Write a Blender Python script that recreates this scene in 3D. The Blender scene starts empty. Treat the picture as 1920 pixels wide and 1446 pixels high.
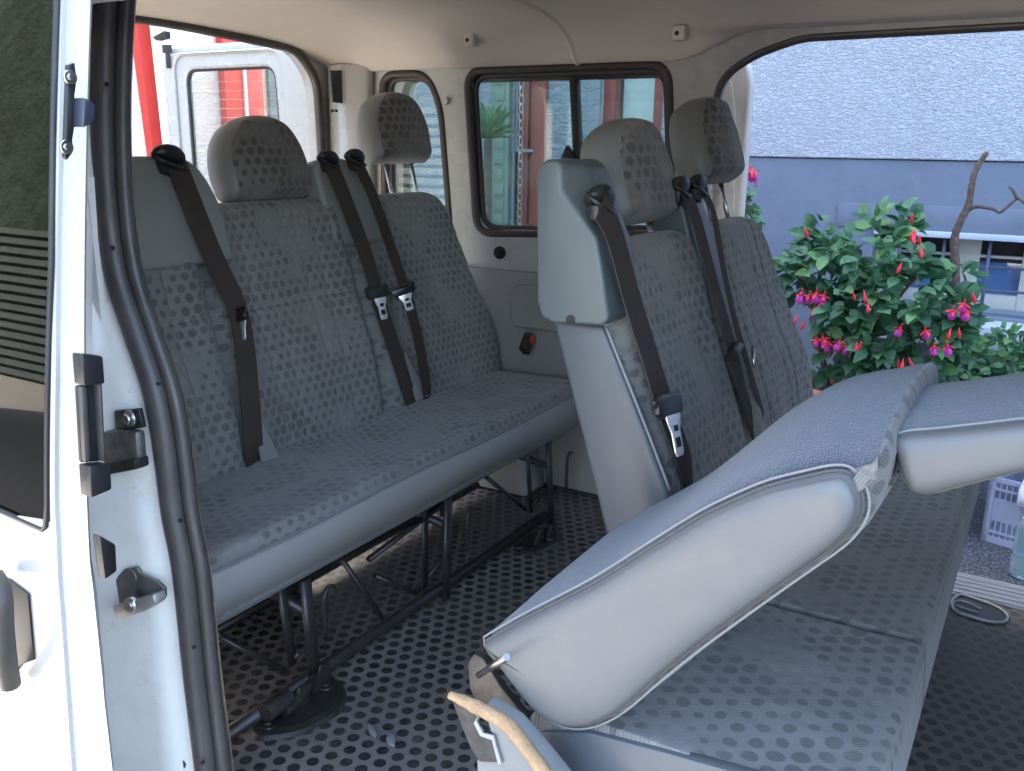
import bpy, bmesh, math, random
from mathutils import Vector, Matrix, noise
random.seed(7)
S = bpy.context.scene
COL = S.collection
rad = math.radians

# ------------------------------------------------------------ camera
H = 1.05
FPX, CX, CY = 1693.0, 960.0, 723.0
RX = Vector((0.85921253, -0.14277742, 0.49129262))
RY = Vector((0.51142015, 0.21292781, -0.83253299))
RZ = RX.cross(RY).normalized()
RY = RZ.cross(RX).normalized()
R3 = Matrix((RX, RY, RZ))
cd = bpy.data.cameras.new('camera'); cam = bpy.data.objects.new('camera', cd); COL.objects.link(cam)
cam.matrix_world = Matrix.Translation((0, 0, H)) @ R3.to_4x4()
cd.sensor_width = 36; cd.lens = FPX / 1920 * 36; cd.clip_start = 0.02; cd.clip_end = 500
S.camera = cam

def ray(px, py): return R3 @ Vector((px - CX, -(py - CY), -FPX))
def at(px, py, ax, val):
    d = ray(px, py); o = Vector((0, 0, H)); return o + d * ((val - o[ax]) / d[ax])
def atp(px, py, P, N):
    d = ray(px, py); o = Vector((0, 0, H)); P = Vector(P); N = Vector(N); return o + d * ((P - o).dot(N) / d.dot(N))

# ------------------------------------------------------------ world, sun, exposure
SUN = Vector((-0.45, 0.50, 0.74)).normalized()
w = bpy.data.worlds.new('World'); S.world = w; w.use_nodes = True
nt = w.node_tree; nt.nodes.clear()
sk = nt.nodes.new('ShaderNodeTexSky'); sk.sky_type = 'NISHITA'; sk.sun_disc = False
sk.sun_elevation = math.asin(SUN.z); sk.sun_rotation = math.atan2(SUN.x, SUN.y)
sk.air_density = 1.0; sk.dust_density = 4.0; sk.ozone_density = 0.6
bg = nt.nodes.new('ShaderNodeBackground'); bg.inputs[1].default_value = 0.15
wo = nt.nodes.new('ShaderNodeOutputWorld')
nt.links.new(sk.outputs[0], bg.inputs[0]); nt.links.new(bg.outputs[0], wo.inputs[0])
sl = bpy.data.lights.new('sun', 'SUN'); sl.energy = 4.5; sl.angle = rad(0.5); sl.color = (1, 0.95, 0.87)
so = bpy.data.objects.new('sun', sl); COL.objects.link(so); so.rotation_euler = SUN.to_track_quat('Z', 'Y').to_euler()
S.view_settings.view_transform = 'Standard'; S.view_settings.look = 'None'; S.view_settings.exposure = 3.6
S.view_settings.gamma = 1
S.cycles.use_denoising = True
S.cycles.max_bounces = 12; S.cycles.diffuse_bounces = 6; S.cycles.transparent_max_bounces = 12
S.cycles.sample_clamp_indirect = 8

# ------------------------------------------------------------ materials
MATS = {}
def nodes(name):
    m = bpy.data.materials.new(name); m.use_nodes = True; MATS[name] = m
    return m, m.node_tree, m.node_tree.nodes['Principled BSDF']
def sv(p, **k):
    names = dict(col='Base Color', rough='Roughness', metal='Metallic', spec='Specular IOR Level', coat='Coat Weight', sheen='Sheen Weight', trans='Transmission Weight', alpha='Alpha', sss='Subsurface Weight')
    for a, v in k.items():
        if a == 'col': v = (*v, 1)
        p.inputs[names[a]].default_value = v
def N(t, typ, **k):
    n = t.nodes.new(typ)
    for a, v in k.items(): setattr(n, a, v)
    return n
def math_(t, op, a, b=None, c=None):
    n = N(t, 'ShaderNodeMath', operation=op)
    for i, v in enumerate((a, b, c)):
        if v is None: continue
        if isinstance(v, (int, float)): n.inputs[i].default_value = v
        else: t.links.new(v, n.inputs[i])
    return n.outputs[0]
def vm(t, op, a, b=None):
    n = N(t, 'ShaderNodeVectorMath', operation=op)
    for i, v in enumerate((a, b)):
        if v is None: continue
        if isinstance(v, (tuple, list)): n.inputs[i].default_value = v
        else: t.links.new(v, n.inputs[i])
    return n
def noise_(t, vec, scale, detail=4, rough=0.6):
    n = N(t, 'ShaderNodeTexNoise'); n.inputs['Scale'].default_value = scale; n.inputs['Detail'].default_value = detail
    n.inputs['Roughness'].default_value = rough
    if vec is not None: t.links.new(vec, n.inputs['Vector'])
    return n.outputs['Fac']
def mrange(t, v, a, b, c, d):
    n = N(t, 'ShaderNodeMapRange'); t.links.new(v, n.inputs[0])
    for i, x in enumerate((a, b, c, d)): n.inputs[i + 1].default_value = x
    return n.outputs[0]
def mixc(t, f, a, b, mode='MIX'):
    n = N(t, 'ShaderNodeMix', data_type='RGBA', blend_type=mode)
    if isinstance(f, (int, float)): n.inputs[0].default_value = f
    else: t.links.new(f, n.inputs[0])
    for i, v in ((6, a), (7, b)):
        if isinstance(v, (tuple, list)): n.inputs[i].default_value = (*v, 1)
        else: t.links.new(v, n.inputs[i])
    return n.outputs[2]
def bump_(t, p, h, strength=0.3, dist=0.002):
    b = N(t, 'ShaderNodeBump'); b.inputs['Strength'].default_value = strength; b.inputs['Distance'].default_value = dist
    t.links.new(h, b.inputs['Height']); t.links.new(b.outputs[0], p.inputs['Normal'])
def simple(name, col, rough=0.5, metal=0.0, bs=None, bstr=0.2, bd=0.001, var=0.12, vs=6.0, **k):
    m, t, p = nodes(name); sv(p, rough=rough, metal=metal, **k)
    geo = N(t, 'ShaderNodeNewGeometry').outputs['Position']
    f = noise_(t, geo, vs, 6, 0.65)
    c1 = tuple(max(0, c * (1 - var)) for c in col); c2 = tuple(min(1, c * (1 + var)) for c in col)
    t.links.new(mixc(t, mrange(t, f, 0.3, 0.7, 0, 1), c1, c2), p.inputs['Base Color'])
    t.links.new(mrange(t, noise_(t, geo, vs * 3, 3), 0.3, 0.7, max(0, rough - 0.07), min(1, rough + 0.07)), p.inputs['Roughness'])
    if bs: bump_(t, p, noise_(t, geo, bs, 3), bstr, bd)
    return m
def hexdots(t, uv, s):
    q = vm(t, 'MULTIPLY', uv, (1 / s, 1 / (s * 1.732), 0)).outputs[0]
    ds = []
    for o in (0.0, 0.5):
        a = vm(t, 'ADD', q, (o, o, 0)).outputs[0]
        a = vm(t, 'FRACTION', a).outputs[0]
        a = vm(t, 'SUBTRACT', a, (0.5, 0.5, 0)).outputs[0]
        a = vm(t, 'MULTIPLY', a, (1, 1.732, 0)).outputs[0]
        ds.append(vm(t, 'LENGTH', a).outputs['Value'])
    return math_(t, 'MINIMUM', ds[0], ds[1])
def fabric(name, seams=(), s=0.027, base=(0.20, 0.197, 0.185), dot=(0.066, 0.064, 0.061), tw=265, hseams=(), lo=0.5):
    m, t, p = nodes(name); sv(p, rough=0.85, spec=0.25, sheen=0.25)
    uvn = N(t, 'ShaderNodeUVMap'); uv = uvn.outputs[0]
    warp = N(t, 'ShaderNodeTexNoise'); warp.inputs['Scale'].default_value = 9; t.links.new(uv, warp.inputs['Vector'])
    off = vm(t, 'MULTIPLY', vm(t, 'SUBTRACT', warp.outputs['Color'], (0.5, 0.5, 0.5)).outputs[0], (0.012, 0.012, 0)).outputs[0]
    uvw = vm(t, 'ADD', uv, off).outputs[0]
    d = hexdots(t, uvw, s)
    n1 = noise_(t, uv, 7.0, 2); n2 = noise_(t, uv, 36, 1)
    r = math_(t, 'ADD', mrange(t, n1, 0.36, 0.62, 0.22, 0.41), mrange(t, n2, 0.3, 0.7, -0.06, 0.05))
    ed = math_(t, 'SUBTRACT', r, d)
    mask = mrange(t, ed, -0.02, 0.05, 0, 1)
    mask = math_(t, 'MULTIPLY', mask, mrange(t, noise_(t, uv, 11, 2), 0.3, 0.6, lo, 1.0))
    sx = N(t, 'ShaderNodeSeparateXYZ'); t.links.new(uv, sx.inputs[0]); U, V = sx.outputs[0], sx.outputs[1]
    tw1 = math_(t, 'SINE', math_(t, 'MULTIPLY', math_(t, 'ADD', U, math_(t, 'MULTIPLY', V, -0.7)), tw * 6.283))
    twf = mrange(t, tw1, -1, 1, 0, 1)
    dc = mixc(t, mrange(t, noise_(t, vm(t, 'ADD', uv, (3.1, 1.7, 0)).outputs[0], 6.5, 2), .53, .62, 0, 1), dot, tuple(x * 1.28 for x in base))
    c = mixc(t, mask, base, dc)
    c = mixc(t, math_(t, 'MULTIPLY', twf, 0.28), c, tuple(min(1, x * 2.0) for x in base))
    c = mixc(t, mrange(t, noise_(t, uv, 5, 4), 0.3, 0.7, 0, 0.35), c, (0.12, 0.11, 0.10))
    lines = None
    for u0 in seams:
        a = math_(t, 'ABSOLUTE', math_(t, 'SUBTRACT', U, u0))
        l = mrange(t, a, 0.0012, 0.0022, 1, 0)
        dash = math_(t, 'GREATER_THAN', math_(t, 'FRACT', math_(t, 'MULTIPLY', V, 160)), 0.35)
        l = math_(t, 'MULTIPLY', l, dash)
        lines = l if lines is None else math_(t, 'MAXIMUM', lines, l)
    for v0 in hseams:
        a = math_(t, 'ABSOLUTE', math_(t, 'SUBTRACT', V, v0))
        l = mrange(t, a, 0.0012, 0.0022, 1, 0)
        l = math_(t, 'MULTIPLY', l, math_(t, 'GREATER_THAN', math_(t, 'FRACT', math_(t, 'MULTIPLY', U, 160)), 0.35))
        lines = l if lines is None else math_(t, 'MAXIMUM', lines, l)
    if lines is not None: c = mixc(t, math_(t, 'MULTIPLY', lines, 0.6), c, (0.3, 0.3, 0.3))
    t.links.new(c, p.inputs['Base Color'])
    bump_(t, p, math_(t, 'ADD', math_(t, 'MULTIPLY', twf, 0.25), noise_(t, uv, 60, 3)), 0.35, 0.0025)
    return m
def rubber_floor(name, s=0.034):
    m, t, p = nodes(name); sv(p, spec=0.35)
    g = N(t, 'ShaderNodeNewGeometry').outputs['Position']
    d = hexdots(t, g, s)
    mask = mrange(t, d, 0.31, 0.35, 1, 0)
    dirt = mrange(t, noise_(t, g, 3.2, 8, 0.72), 0.42, 0.64, 0, 1)
    worn = mrange(t, noise_(t, g, 9, 3), 0.58, 0.72, 0, 0.55)
    mk = math_(t, 'MULTIPLY', mask, math_(t, 'SUBTRACT', 1.0, worn))
    sp = mrange(t, noise_(t, g, 900, 2), 0.35, 0.65, 0, 1)
    base = mixc(t, sp, (0.115, 0.102, 0.092), (0.23, 0.205, 0.186))
    c = mixc(t, mk, base, (0.026, 0.025, 0.025))
    c = mixc(t, math_(t, 'MULTIPLY', dirt, 0.55), c, (0.13, 0.112, 0.095))
    c = mixc(t, mrange(t, noise_(t, g, 240, 2), 0.70, 0.74, 0, .7), c, (0.34, 0.32, 0.29))
    t.links.new(c, p.inputs['Base Color'])
    t.links.new(mrange(t, mk, 0, 1, 0.72, 0.38), p.inputs['Roughness'])
    bump_(t, p, math_(t, 'ADD', mk, math_(t, 'MULTIPLY', sp, 0.35)), 0.5, 0.0012)
    return m
def stucco(name, col, scale=60, st=1.0, dist=0.006):
    m, t, p = nodes(name); sv(p, rough=0.95, spec=0.1)
    g = N(t, 'ShaderNodeNewGeometry').outputs['Position']
    wv = N(t, 'ShaderNodeTexNoise'); wv.inputs['Scale'].default_value = scale; wv.inputs['Detail'].default_value = 3
    wv.inputs['Distortion'].default_value = 1.2
    mp = N(t, 'ShaderNodeMapping'); mp.inputs['Rotation'].default_value = (0, rad(35), 0); mp.inputs['Scale'].default_value = (0.55, 1, 1.3)
    t.links.new(g, mp.inputs[0]); t.links.new(mp.outputs[0], wv.inputs['Vector'])
    h = mrange(t, wv.outputs['Fac'], 0.42, 0.62, 0, 1)
    big = noise_(t, g, 1.3, 5)
    t.links.new(mixc(t, mrange(t, big, 0.3, 0.7, 0, 1), tuple(c * 0.9 for c in col), tuple(min(1, c * 1.06) for c in col)), p.inputs['Base Color'])
    bump_(t, p, h, st, dist)
    return m
def glass(name, tint=(0.8, 0.9, 0.88), refl=1.0, haze=0.0):
    m = bpy.data.materials.new(name); m.use_nodes = True; t = m.node_tree; t.nodes.clear(); MATS[name] = m
    tr = N(t, 'ShaderNodeBsdfTransparent'); tr.inputs[0].default_value = (*tint, 1)
    gl = N(t, 'ShaderNodeBsdfGlossy'); gl.inputs[1].default_value = 0.01
    ge = N(t, 'ShaderNodeNewGeometry'); c_ = math_(t, 'ABSOLUTE', vm(t, 'DOT_PRODUCT', ge.outputs['Incoming'], ge.outputs['Normal']).outputs['Value'])
    fz = math_(t, 'ADD', math_(t, 'MULTIPLY', math_(t, 'POWER', math_(t, 'SUBTRACT', 1.0, c_), 5.0), .96), .04)
    mx = N(t, 'ShaderNodeMixShader'); o = N(t, 'ShaderNodeOutputMaterial')
    t.links.new(math_(t, 'MULTIPLY', fz, refl), mx.inputs[0]); t.links.new(tr.outputs[0], mx.inputs[1]); t.links.new(gl.outputs[0], mx.inputs[2]); df = N(t, 'ShaderNodeBsdfDiffuse'); df.inputs[0].default_value = (.8, .82, .8, 1); m2 = N(t, 'ShaderNodeMixShader'); m2.inputs[0].default_value = haze  # pale reflections are painted into the panes as white diffuse haze
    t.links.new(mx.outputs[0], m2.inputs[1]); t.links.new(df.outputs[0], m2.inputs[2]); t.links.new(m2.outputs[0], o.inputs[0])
    return m

SEAMS = (-0.125, -0.112, 0.112, 0.125, 0.0)
M_fab = fabric('backrest fabric', seams=(-0.12, 0.12, -0.06, 0.06), hseams=(0.33,))
M_fabh = fabric('headrest fabric', lo=.85, base=(0.165, 0.156, 0.143), dot=(0.055, 0.052, 0.05))
M_fabc = fabric('cushion fabric', s=0.03, hseams=())
M_vinyl = simple('grey vinyl', (0.20, 0.205, 0.20), 0.42, bs=260, bstr=0.12, bd=0.0006, var=0.06, vs=3)
M_vinyl2 = simple('light grey vinyl', (0.092, 0.099, 0.106), 0.42, bs=260, bstr=0.12, bd=0.0006, var=0.05, vs=3)
M_plas = simple('grey green plastic', (0.095, 0.115, 0.115), 0.42, bs=500, bstr=0.10, bd=0.0004, var=0.05)
M_plasg = simple('grey trim plastic', (0.26, 0.25, 0.24), 0.5, bs=400, bstr=0.15, bd=0.0004, var=0.06)
M_felt = simple('blue grey felt', (0.070, 0.079, 0.100), 0.97, bs=420, bstr=0.9, bd=0.004, var=0.14, vs=60, sheen=0.5, spec=0.1)
def felt():
    m = M_felt; t = m.node_tree; p = t.nodes['Principled BSDF']; l = p.inputs['Base Color'].links[0].from_socket
    g_ = N(t, 'ShaderNodeNewGeometry').outputs['Position']
    f = mrange(t, noise_(t, g_, 330, 1), .74, .80, 0, .8); f = math_(t, 'MULTIPLY', f, mrange(t, noise_(t, g_, 14, 2), .45, .6, .15, 1))
    t.links.new(mixc(t, f, l, (.5, .52, .55)), p.inputs['Base Color'])
felt()
M_belt = simple('belt webbing', (0.060, 0.047, 0.040), 0.75, spec=.2, bs=900, bstr=0.3, bd=0.0005, var=0.12)
M_black = simple('black plastic', (0.018, 0.018, 0.019), 0.35, bs=300, bstr=0.1, bd=0.0005, var=0.3)
M_rub = simple('rubber seal', (0.062, 0.053, 0.048), 0.42, bs=180, bstr=0.25, bd=0.0008, var=0.25, vs=14)
M_rubb = simple('window gasket', (0.050, 0.036, 0.034), 0.5, bs=250, bstr=0.3, bd=0.0008, var=0.25)
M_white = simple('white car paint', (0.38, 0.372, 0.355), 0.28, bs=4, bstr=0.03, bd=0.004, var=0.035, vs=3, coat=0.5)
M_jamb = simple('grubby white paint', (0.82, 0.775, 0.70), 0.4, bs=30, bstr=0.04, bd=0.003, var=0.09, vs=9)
def grime(m, amount, col, sc):
    t = m.node_tree; p = t.nodes['Principled BSDF']; l = p.inputs['Base Color'].links[0].from_socket
    g_ = N(t, 'ShaderNodeNewGeometry').outputs['Position']
    f = math_(t, 'MULTIPLY', mrange(t, noise_(t, g_, sc, 8, .75), .55, .72, 0, 1), amount)
    c_ = mixc(t, f, l, col)
    f2 = mrange(t, noise_(t, g_, sc * 9, 3), .73, .76, 0, .75)
    t.links.new(mixc(t, f2, c_, tuple(x * .4 for x in col)), p.inputs['Base Color'])
grime(M_jamb, .5, (.38, .34, .28), 9)
grime(M_white, .22, (.45, .42, .38), 7)
grime(M_vinyl2, .35, (.16, .155, .15), 8)
grime(M_plas, .3, (.10, .12, .12), 10)
M_sealant = simple('grey sealant', (.45, .43, .40), .6)
M_head = simple('beige headliner', (0.52, 0.465, 0.40), 0.85, bs=250, bstr=0.25, bd=0.001, var=0.05, vs=3)
M_metal = simple('bare steel', (0.6, 0.6, 0.6), 0.28, metal=1.0, var=0.1)
M_bright = simple('polished tongue steel', (.92, .92, .95), .32, metal=.55, var=.03)
M_dirty = simple('worn grey metal', (0.22, 0.20, 0.185), 0.45, metal=0.7, bs=60, bstr=0.3, bd=0.001, var=0.35, vs=40)
M_frame = simple('black seat frame paint', (0.030, 0.026, 0.024), 0.38, bs=120, bstr=0.25, bd=0.001, var=0.35, vs=18)
M_floor = rubber_floor('dotted rubber floor')
M_alu = simple('aluminium strip', (0.34, 0.35, 0.36), 0.45, metal=0.6, var=0.08)
M_foam = simple('torn foam', (0.40, 0.25, 0.13), 0.9, bs=140, bstr=0.8, bd=0.004, var=0.25, vs=40)
M_orange = simple('red buckle button', (0.75, 0.06, 0.02), 0.4)
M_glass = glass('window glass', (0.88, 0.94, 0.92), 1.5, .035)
M_glassr = glass('rear door glass', (0.86, 0.90, 0.86), 1.3)
M_tint = glass('tinted door glass', (0.035, 0.05, 0.042), 0.75)
M_stu = stucco('white stucco', (0.42, 0.43, 0.465), 78, 0.9, 0.006)
M_stug = stucco('grey rough render', (0.25, 0.29, 0.34), 32, 1.0, 0.008)
M_stup = stucco('pinkish render', (0.62, 0.57, 0.58), 16, 0.8, 0.008)
M_band = simple('blue grey plinth paint', (0.135, 0.158, 0.205), 0.85, bs=90, bstr=0.35, bd=0.004, var=0.12, vs=2.2)
grime(M_band, .45, (.24, .26, .29), 3)
M_sill = simple('pale cement sill', (0.42, 0.46, 0.53), 0.85, bs=60, bstr=0.3, bd=0.003, var=0.1)
M_wfr = simple('white window frame', (0.62, 0.62, 0.58), 0.5, var=0.06)
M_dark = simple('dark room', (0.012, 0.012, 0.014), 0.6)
M_iron = simple('painted iron bars', (0.07, 0.085, 0.14), 0.5, var=0.2)
M_red = simple('red painted wood', (0.55, 0.035, 0.02), 0.45, var=0.1)
M_green = simple('green shutter paint', (0.12, 0.19, 0.15), 0.5, var=0.1)
M_redm = simple('dull red paint', (0.22, 0.03, 0.03), .5, var=.1)
M_curt = simple('pale curtain', (0.50, 0.58, 0.56), 0.9, bs=25, bstr=0.4, bd=0.01, var=0.06)
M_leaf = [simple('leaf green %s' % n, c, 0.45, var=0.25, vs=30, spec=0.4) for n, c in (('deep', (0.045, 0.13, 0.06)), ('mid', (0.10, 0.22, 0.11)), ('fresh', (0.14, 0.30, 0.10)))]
for m_ in M_leaf:
    t = m_.node_tree; p = t.nodes['Principled BSDF']; o_ = t.nodes['Material Output']; tl = N(t, 'ShaderNodeBsdfTranslucent'); t.links.new(p.inputs['Base Color'].links[0].from_socket, tl.inputs[0])
    ms = N(t, 'ShaderNodeMixShader'); ms.inputs[0].default_value = .3; t.links.new(p.outputs[0], ms.inputs[1]); t.links.new(tl.outputs[0], ms.inputs[2]); t.links.new(ms.outputs[0], o_.inputs[0])
M_bark = simple('bark', (0.10, 0.065, 0.05), 0.9, bs=70, bstr=0.9, bd=0.006, var=0.5, vs=45)
M_terra = simple('terracotta', (0.42, 0.14, 0.07), 0.8, bs=50, bstr=0.2, bd=0.002, var=0.15)
M_soil = simple('soil', (0.03, 0.022, 0.016), 0.95, bs=60, bstr=0.8, bd=0.01)
M_fred = simple('red sepals', (0.72, 0.02, 0.045), 0.5, var=0.2)
M_fpur = simple('purple petals', (0.48, 0.03, 0.30), 0.5, var=0.2)
M_crate = simple('grey crate plastic', (0.30, 0.33, 0.42), 0.45, var=0.08)
M_cloth = simple('white cloth', (0.70, 0.72, 0.78), 0.9, bs=60, bstr=0.5, bd=0.004)
M_chain = simple('galvanised chain', (0.62, 0.62, 0.60), 0.35, metal=0.9, var=0.15)
M_yel = simple('yellow flower', (0.8, 0.42, 0.03), 0.5)
def asphalt():
    m, t, p = nodes('asphalt'); sv(p, rough=0.9, spec=0.2)
    g = N(t, 'ShaderNodeNewGeometry').outputs['Position']
    v = N(t, 'ShaderNodeTexVoronoi'); v.inputs['Scale'].default_value = 210; t.links.new(g, v.inputs['Vector'])
    cc = N(t, 'ShaderNodeSeparateColor'); t.links.new(v.outputs['Color'], cc.inputs[0])
    f = mrange(t, cc.outputs[0], 0.55, 0.95, 0, 1)
    c = mixc(t, f, (0.04, 0.04, 0.045), (0.17, 0.18, 0.20))
    c = mixc(t, mrange(t, noise_(t, g, 1.5, 5), 0.3, 0.7, 0, 0.4), c, (0.06, 0.06, 0.065))
    t.links.new(c, p.inputs['Base Color']); bump_(t, p, v.outputs['Distance'], 0.5, 0.004)
    return m
M_asph = asphalt()
M_bottle = None
def bottlemat():
    m, t, p = nodes('clear blue bottle'); sv(p, col=(0.65, 0.86, 0.88), rough=0.08, trans=0.85, spec=0.6); return m
M_bottle = bottlemat()

# ------------------------------------------------------------ object helpers
def link(name, me, mats, parent=None, smooth=False):
    for m in (mats if isinstance(mats, (list, tuple)) else [mats]): me.materials.append(m)
    if smooth:
        for p in me.polygons: p.use_smooth = True
    o = bpy.data.objects.new(name, me); COL.objects.link(o)
    if parent: setp(o, parent)
    return o
def wloc(o):
    l = Vector(o.location)
    while o.parent: o = o.parent; l += Vector(o.location)
    return l
def setp(o, parent):
    o.parent = parent; o.location = Vector(o.location) - wloc(parent)
def thing(name, label, cat, loc, group=None):
    o = bpy.data.objects.new(name, None); COL.objects.link(o); o.location = loc; o.empty_display_size = 0.1
    o['label'] = label; o['category'] = cat
    if group: o['group'] = group
    return o
def tag(o, label, cat, group=None, kind=None):
    o['label'] = label; o['category'] = cat
    if group: o['group'] = group
    if kind: o['kind'] = kind
    return o
class MB:
    def __init__(s): s.v = []; s.f = []; s.mi = []; s.uv = {}; s.sm = []
    def add(s, vs, fs, mi=0, smooth=False):
        b = len(s.v); s.v += [tuple(v) for v in vs]
        for f in fs: s.f.append(tuple(i + b for i in f)); s.mi.append(mi); s.sm.append(smooth)
        return s
    def box(s, lo, hi, mi=0, M=None):
        x0, y0, z0 = lo; x1, y1, z1 = hi
        vs = [Vector(p) for p in ((x0,y0,z0),(x1,y0,z0),(x1,y1,z0),(x0,y1,z0),(x0,y0,z1),(x1,y0,z1),(x1,y1,z1),(x0,y1,z1))]
        if M: vs = [M @ v for v in vs]
        return s.add(vs, [(0,3,2,1),(4,5,6,7),(0,1,5,4),(1,2,6,5),(2,3,7,6),(3,0,4,7)], mi)
    def tube(s, pts, r, n=10, mi=0, closed=False, flat=1.0, up=(0, 0, 1), caps=True):
        pts = [Vector(p) for p in pts]; L = len(pts)
        rs = r if isinstance(r, (list, tuple)) else [r] * L
        rings = []; prev = None
        for i, p in enumerate(pts):
            a = pts[i - 1] if (i or closed) else pts[i]; b = pts[(i + 1) % L] if (i < L - 1 or closed) else pts[i]
            d = (b - a).normalized()
            if prev is None:
                u = Vector(up)
                if abs(u.dot(d)) > 0.95: u = Vector((1, 0, 0)) if abs(d.x) < 0.9 else Vector((0, 1, 0))
                sx = d.cross(u).normalized()
            else:
                sx = (prev - d * prev.dot(d)).normalized()
            prev = sx; sy = sx.cross(d).normalized()
            rings.append([p + sx * math.cos(t) * rs[i] + sy * math.sin(t) * rs[i] * flat for t in (2 * math.pi * k / n for k in range(n))])
        vs = [v for r_ in rings for v in r_]; fs = []
        for i in range(L if closed else L - 1):
            j = (i + 1) % L
            for k in range(n):
                fs.append((i * n + k, i * n + (k + 1) % n, j * n + (k + 1) % n, j * n + k))
        s.add(vs, fs, mi, True)
        if not closed and caps:
            b = len(s.v) - len(vs)
            s.f.append(tuple(b + k for k in range(n))[::-1]); s.mi.append(mi); s.sm.append(False)
            s.f.append(tuple(b + (L - 1) * n + k for k in range(n))); s.mi.append(mi); s.sm.append(False)
        return s
    def prism(s, pts, off, mi=0, smooth=False):
        pts = [Vector(p) for p in pts]; off = Vector(off); n = len(pts)
        s.add(pts + [p + off for p in pts], [tuple(range(n))[::-1], tuple(range(n, 2 * n))], mi)
        b = len(s.v) - 2 * n
        for i in range(n):
            j = (i + 1) % n; s.f.append((b + i, b + j, b + n + j, b + n + i)); s.mi.append(mi); s.sm.append(smooth)
        return s
    def build(s, name, mats, parent=None, bevel=0, seg=2, uvf=None):
        me = bpy.data.meshes.new(name); me.from_pydata(s.v, [], s.f); me.update()
        for p, mi, sm in zip(me.polygons, s.mi, s.sm): p.material_index = mi; p.use_smooth = sm
        if uvf:
            uvl = me.uv_layers.new(name='UVMap')
            for l in me.loops: uvl.data[l.index].uv = uvf(s.v[l.vertex_index])
        bm = bmesh.new(); bm.from_mesh(me); bmesh.ops.recalc_face_normals(bm, faces=bm.faces)
        if bevel:
            es = [e for e in bm.edges if len(e.link_faces) == 2 and e.calc_face_angle(0) > 0.6]
            bmesh.ops.bevel(bm, geom=es, offset=bevel, segments=seg, affect='EDGES', profile=0.5)
            for f in bm.faces: f.smooth = True
        bm.to_mesh(me); bm.free()
        o = link(name, me, mats, parent)
        if bevel:
            try: me.set_sharp_from_angle(angle=rad(40))
            except Exception: pass
        return o
def roundpoly(pts, r, n=6):
    pts = [Vector((p[0], p[1])) for p in pts]; out = []; L = len(pts)
    rr = r if isinstance(r, (list, tuple)) else [r] * L
    for i in range(L):
        p = pts[i]; a = pts[i - 1] - p; b = pts[(i + 1) % L] - p
        q = min(rr[i], a.length * 0.48, b.length * 0.48)
        if q <= 1e-5: out.append(p); continue
        A = p + a.normalized() * q; B = p + b.normalized() * q
        for k in range(n + 1):
            t = k / n; out.append(A * (1 - t) ** 2 + p * 2 * t * (1 - t) + B * t * t)
    return out
def plate(name, outer, holes, plane, val, th, mat, parent=None, bevel=0.003):
    """flat sheet with holes; plane 'y' (points are x,z) or 'x' (points are y,z); body occupies val..val+th"""
    cu = bpy.data.curves.new(name, 'CURVE'); cu.dimensions = '2D'; cu.fill_mode = 'BOTH'
    for ps in [outer] + holes:
        sp = cu.splines.new('POLY'); sp.points.add(len(ps) - 1); sp.use_cyclic_u = True
        for i, p in enumerate(ps): sp.points[i].co = (p[0], p[1], 0, 1)
    cu.extrude = abs(th) / 2 - bevel; cu.bevel_depth = bevel; cu.bevel_resolution = 1; cu.offset = -bevel
    tmp = bpy.data.objects.new('tmp', cu); COL.objects.link(tmp)
    bpy.context.view_layer.update()
    me = bpy.data.meshes.new_from_object(tmp.evaluated_get(bpy.context.evaluated_depsgraph_get()))
    bpy.data.objects.remove(tmp); bpy.data.curves.remove(cu)
    mid = val + th / 2
    for v in me.vertices:
        a, b, c = v.co
        v.co = (a, mid + c, b) if plane == 'y' else (mid + c, a, b)
    bm = bmesh.new(); bm.from_mesh(me); bmesh.ops.recalc_face_normals(bm, faces=bm.faces); bm.to_mesh(me); bm.free()
    me.name = name; me.materials.clear()
    return link(name, me, mat, parent)
def P2(pxs, ax, val):
    """pixels -> 2D points in the plane (x,z) for ax=1, (y,z) for ax=0"""
    out = []
    for p in pxs:
        q = at(p[0], p[1], ax, val); out.append((q.x, q.z) if ax == 1 else (q.y, q.z))
    return out
def smoothpath(pts, n=6):
    pts = [Vector(p) for p in pts]; out = []
    for i in range(len(pts) - 1):
        p0 = pts[max(i - 1, 0)]; p1 = pts[i]; p2 = pts[i + 1]; p3 = pts[min(i + 2, len(pts) - 1)]
        for k in range(n):
            t = k / n
            out.append(0.5 * ((2 * p1) + (p2 - p0) * t + (2 * p0 - 5 * p1 + 4 * p2 - p3) * t * t + (3 * p1 - p0 - 3 * p2 + p3) * t ** 3))
    out.append(pts[-1]); return out
def ribbon(mb, pts, nrm, wid, th=0.0022, mi=0, widths=None):
    pts = [Vector(p) for p in pts]; L = len(pts); vs = []
    for i, p in enumerate(pts):
        d = (pts[min(i + 1, L - 1)] - pts[max(i - 1, 0)]).normalized()
        s = d.cross(Vector(nrm)).normalized(); n = s.cross(d).normalized()
        hw = (widths[i] if widths else wid) / 2
        vs += [p - s * hw - n * th, p + s * hw - n * th, p + s * hw + n * th, p - s * hw + n * th]
    fs = []
    for i in range(L - 1):
        a = i * 4; b = a + 4
        for k in range(4): fs.append((a + k, a + (k + 1) % 4, b + (k + 1) % 4, b + k))
    fs += [(3, 2, 1, 0), tuple((L - 1) * 4 + k for k in range(4))]
    return mb.add(vs, fs, mi)

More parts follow.
